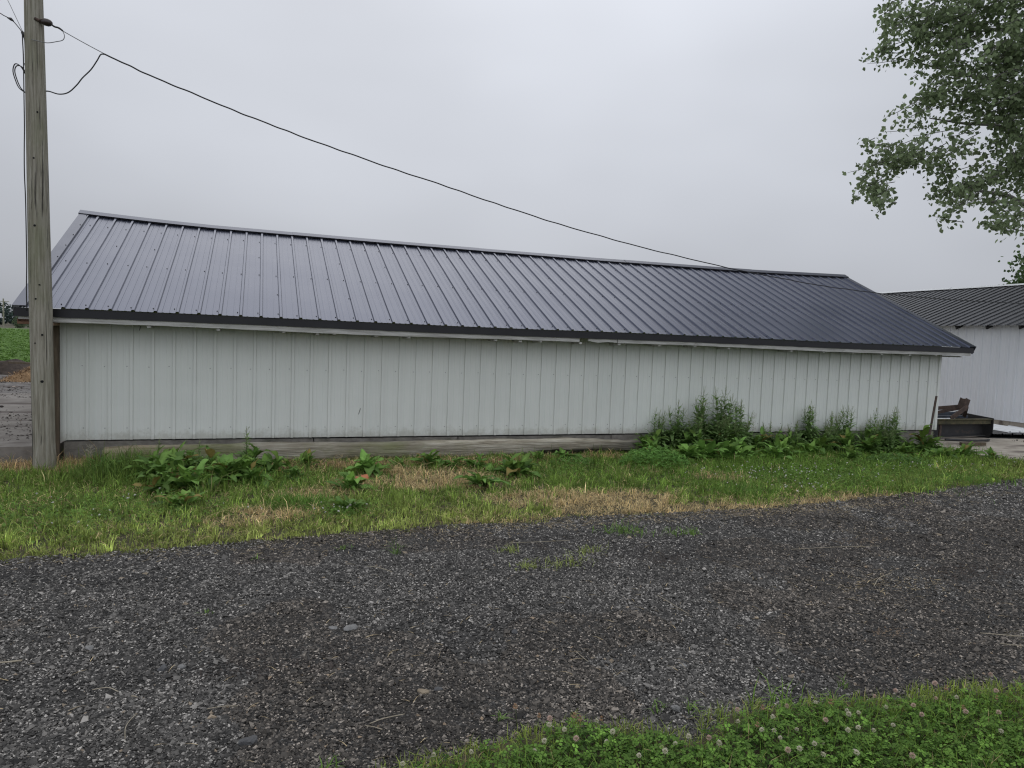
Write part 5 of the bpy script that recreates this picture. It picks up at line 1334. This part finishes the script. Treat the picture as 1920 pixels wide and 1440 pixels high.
a, b = Vector((15.69, 1.0, .50)), Vector((15.78, 1.0, .73)); mb.bar(a, b, .13, .018, up=(0, 1, 0)); mb.bar(a + Vector((0, .12, 0)), b + Vector((0, .12, 0)), .13, .018, up=(0, 1, 0)); mb.bar(a + Vector((-.055, .06, 0)), b + Vector((-.055, .06, 0)), .018, .10, up=(0, 1, 0)); mb.bar(b + Vector((-.06, .06, 0)), b + Vector((.06, .06, -.02)), .13, .012)
mb.build('hitch_mast', m_rust, imp, bevel=.003)
for a, b, wd, h in (((15.74, .97, .58), (15.28, .96, .335), .09, .02), ((15.82, 1.05, .56), (16.10, 1.30, .33), .07, .03), ((15.66, 1.08, .57), (14.75, 1.72, .40), .03, .075), ((15.66, 1.10, .53), (14.95, 1.40, .34), .03, .06)):
    mb = MB(); mb.bar(a, b, wd, h, up=(0, 1, 0) if h < .03 else (0, 0, 1)); mb.build('brace', m_rust, imp)
for x in (14.7, 15.05):
    mb = MB(); mb.bar((x, .99, .30), (x - .03, .98, -.07), .05, .03, up=(0, 1, 0)); mb.build('shank', m_rust, imp)
def roof_sheet(name, x0, x1, y0, y1, z, rz, mat, label, nlay=1):
    mb = MB()
    for k in range(nlay):
        ribbed(mb, profile(0, x1 - x0, .05, .019, .003, .05, .02), (0, 0, z + k * .022), (1, 0, 0), (0, 1, 0), (0, 0, 1), y1 - y0, rows=4, wob=.004)
    mb.box(.0, x1 - x0, .0, .012, z - .012, z - .002)
    o = mb.build(name, mat); o.location = (x0, y0, 0); o.rotation_euler = (0, 0, rz); tag(o, label, 'metal sheet')
roof_sheet('metal_sheet', 16.50, 17.55, 1.00, 3.6, -.070, R(-14), m_black, 'stack of black roofing sheets on the ground beside the box scraper', 4)
roof_sheet('metal_sheet', 17.1, 18.1, 1.05, 3.8, .022, R(-14), m_palesheet, 'pale roofing sheet lying on the black sheets', 1)
roof_sheet('metal_sheet', 18.3, 19.2, .9, 3.0, -.070, R(-20), m_palesheet, 'second pale roofing sheet flat on the pad at the right edge', 1)
mb = MB(); mb.bar((14.55, .15, -.05), (15.05, .05, -.045), .07, .06); tag(mb.build('scrap_board', m_post), 'short dark scrap board on the pad in front of the box scraper', 'board')
mb = MB(); mb.tube(catmull([(14.9, .75, -.06), (15.3, .62, -.065), (15.7, .52, -.055), (15.95, .62, -.06)], 5), .022, 6); tag(mb.build('scrap_iron', m_darksteel), 'bent dark scrap iron on the ground under the box scraper', 'scrap iron')
flat = [(17.2, -.55), (17.9, -.75), (18.9, -.75), (19.3, -.4), (18.6, -.15), (17.7, -.25)]
heap('dirt_heap', 18.2, -.42, -.09, .9, .28, .06, m_dirt, 6, 'low dark dirt spill on the pad at the right edge', 'dirt heap')
print('scene built')
